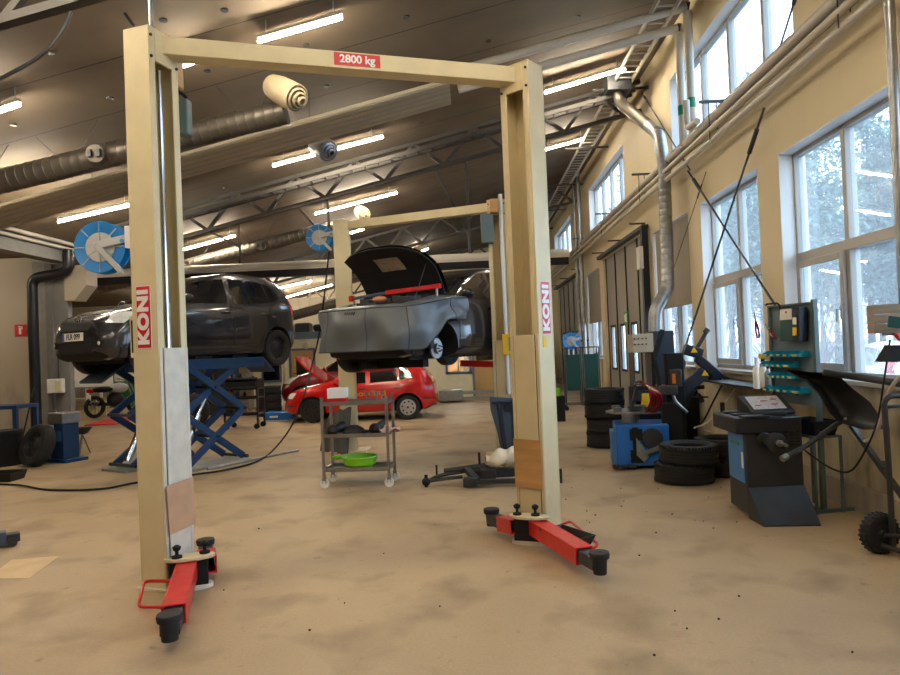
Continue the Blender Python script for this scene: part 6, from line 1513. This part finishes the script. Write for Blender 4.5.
# office porthole lights, junk on office roof
q = at(306, 345.5, OY); 
o = MB().lathe([(.11, 0), (.11, .04), (.08, .06), (.001, .06)], q + Vector((0, OY - q.y, 0)), (0, -1, 0), 20).build('wall_lamp', 'cream_dirty'); o.location.y = -.0; tag(o, 'round cream lamp on the office wall above the wooden door', 'wall lamp')
x = oxa + .1; zz = H + .22
while x < oxb - .2:
    s_ = random.uniform(.25, .5); m = random.choice(['matt_black', 'charcoal', 'grey_sack', 'dark_steel', 'wood_grey', 'dark_red_car']); b = MB()
    if random.random() < .5: b.bx(0, s_, 0, s_, 0, s_ * .6).bx(.03, s_ - .03, .03, s_ - .03, s_ * .6, s_ * .66)
    else: b.lathe([(s_ * .3, 0), (s_ * .5, .1), (s_ * .5, s_ * .5), (s_ * .3, s_ * .6), (.001, s_ * .6)], (s_ / 2, s_ / 2, 0), (0, 0, 1), 14)
    o = b.build('stored_box', m, loc=(x, OY + .15 + random.uniform(0, .3), zz), bevel=.02); tag(o, 'dark stored item on top of the office roof', 'box', 'stored items on the office roof'); x += s_ + random.uniform(.02, .2)
# window like dark panels on office wall left of the door (glazed)
wx0, wx1 = at(262, 380, OY).x, at(282, 380, OY).x
t = thing('notice_window', 'dark framed glazed hatch between tyre stack and wooden office door', 'glazed hatch', ((wx0 + wx1) / 2, OY + .0, 0)); hw = (wx1 - wx0) / 2
MB().bx(-hw - .5, hw, 0, .1, 0, 2.1).build('cream_panel', 'office_wall', t); MB().bx(-hw, hw, -.04, 0, .75, 1.95).build('frame', 'office_trim', t); MB().bx(-hw + .06, hw - .06, -.05, -.04, .82, 1.88).build('pane', 'car_glass', t)
# stuff at far bay: dark racks under the rear hall
for k, (px, Y, w_, h_, m, lab) in enumerate([(212, 18.5, 1.2, 1.9, 'charcoal', 'dark tall cabinet between scissor arms far back'), (232, 20, 1.0, 2.0, 'wood_grey', 'brown wooden cabinet behind the dark cart'), (190, 21, 1.4, 1.6, 'dark_steel', 'grey steel cabinet behind the left scissor arms')]):
    q = at(px, 390, Y); o = thing('tall_cabinet', lab, 'cabinet', (q.x, Y, 0)); MB().bx(-w_ / 2, w_ / 2, 0, .5, 0, h_).build('body', m, o, bevel=.01)
    for s_ in (0, 1): d_ = MB().bx(-w_ / 2 + .02 + s_ * w_ / 2, s_ * w_ / 2 - .02, -.02, 0, .1, h_ - .05).build('door', m, o, bevel=.006); MB().bx(-.06 if s_ == 0 else .04, -.04 if s_ == 0 else .06, -.04, -.02, h_ * .5, h_ * .5 + .15).build('handle', 'steel', d_)

# light repair patch in the floor and oil marks
P4 = [fl(-14, 579), fl(30, 578), fl(60, 556), fl(12, 560)]
o = MB().prism([Vector((v.x, v.y, .0005)) for v in P4], (0, 0, .002)).build('floor_patch', 'patch_tan'); st(o); o['kind'] = 'structure'
random.seed(5)
k = MB()
for i in range(46):
    q = fl(random.uniform(560, 740), random.uniform(470, 530)) if i < 26 else fl(random.uniform(200, 860), random.uniform(480, 660)); s_ = random.uniform(.005, .011)
    k.box((q.x, q.y, .004), (s_, s_ * random.uniform(.6, 1.4), .008), random.uniform(0, 3))
o = k.build('floor_grit', 'matt_black'); o['kind'] = 'stuff'; tag(o, 'tiny dark crumbs scattered over the concrete floor', 'grit')

# ================================================================= outside: pines, a parked car
def branchy(seed):
    random.seed(seed); tr = MB(); fo = MB(); Ht = 11
    tr.cyl((0, 0, 0), (.25, .1, Ht), .17, .05, 8)
    n = 34
    for i in range(n):
        z = 2.2 + (Ht - 2.2) * i / n; a_ = i * 2.4; L = (1 - (z / Ht - .35) ** 2) * random.uniform(1.3, 2.5) * (.45 if z > Ht * .9 else 1)
        e = Vector((math.cos(a_) * L, math.sin(a_) * L, z + random.uniform(0, .7))); tr.cyl((0.02 * z, 0, z), e, .035, .012, 5)
        if z < 3.4: continue
        for j in range(5):
            c = Vector((.02 * z, 0, z)).lerp(e, .35 + .17 * j) + Vector([random.gauss(0, .26) for _ in range(3)])
            for q_ in range(30):
                d_ = Vector([random.gauss(0, 1) for _ in range(3)]).normalized(); b_ = c + d_ * random.uniform(.05, .42); s_ = random.uniform(.08, .19)
                u_ = Vector([random.gauss(0, 1) for _ in range(3)]).normalized() * s_; fo.add([b_, b_ + u_, b_ + d_ * s_ * 1.6], [(0, 1, 2)])
    return tr, fo
protos = []
for sd in (1, 2):
    tr, fo = branchy(sd); t = thing('pine_tree', 'hazy pine tree outside the windows', 'tree', (0, 0, 0)); tr.build('trunk', 'bark', t, smooth=True); fo.build('foliage', 'needles', t, smooth=False); protos.append(t)
random.seed(21)
spots_ = []
for i in range(30):
    Y = random.uniform(24, 62); r_ = random.uniform(.27, .74); spots_.append((Y * r_, Y))
spots_ += [(18.5, 32), (21, 34), (20, 30), (9, 30), (11.5, 34), (13.5, 37)]
for i, (x, y) in enumerate(spots_):
    o = protos[i] if i < 2 else dup(protos[i % 2])
    o.location = (x, y, -.15); o.rotation_euler = (0, 0, random.uniform(0, 6)); s_ = random.uniform(.8, 1.12); o.scale = (s_,) * 3; o['group'] = 'pine trees beyond the yard'
pk = Car('parked_car', 'white parked car seen outside through the near window', 'white_car', (9.2, 15.2, -.15), math.radians(80), **yaris)
dress(pk, (1,), paint='white_car')
# bare bushes
for k, (x, y) in enumerate(((8.5, 19), (10.5, 21), (12.5, 23), (7.2, 20))):
    b = MB(); random.seed(40 + k)
    for i in range(60):
        a_ = random.uniform(0, 6.28); e = Vector((math.cos(a_) * random.uniform(.3, 1.3), math.sin(a_) * random.uniform(.3, 1.3), random.uniform(1.2, 3.4))); b.tube(spline([(0, 0, 0), e * .5 + Vector((0, 0, .3)), e], 3), .012, 4)
    o = b.build('bare_bush', 'tree_grey', loc=(x, y, -.15)); tag(o, 'leafless grey bush outside behind the window', 'bush', 'bare bushes beyond the yard')
# ================================================================= light
w = bpy.data.worlds.new('sky'); SC.world = w; w.use_nodes = True; nt = w.node_tree; bg = nt.nodes['Background']
tc = nt.nodes.new('ShaderNodeTexCoord'); sx = nt.nodes.new('ShaderNodeSeparateXYZ'); nt.links.new(tc.outputs['Generated'], sx.inputs[0])
rp = nt.nodes.new('ShaderNodeValToRGB'); rp.color_ramp.elements[0].color = (.74, .84, 1, 1); rp.color_ramp.elements[1].color = (.86, .93, 1, 1); nt.links.new(sx.outputs['Z'], rp.inputs[0]); nt.links.new(rp.outputs[0], bg.inputs[0]); bg.inputs[1].default_value = SKY
SC.view_settings.view_transform = 'Standard'; SC.view_settings.look = 'None'; SC.view_settings.gamma = 1; SC.view_settings.exposure = EXPO
SC.cycles.max_bounces = 7; SC.cycles.diffuse_bounces = 4; SC.cycles.glossy_bounces = 3; SC.cycles.transparent_max_bounces = 8
SC.cycles.use_denoising = True; SC.cycles.sample_clamp_indirect = 4; SC.cycles.caustics_reflective = False; SC.cycles.caustics_refractive = False
try: SC.cycles.denoiser = 'OPENIMAGEDENOISE'
except Exception: pass
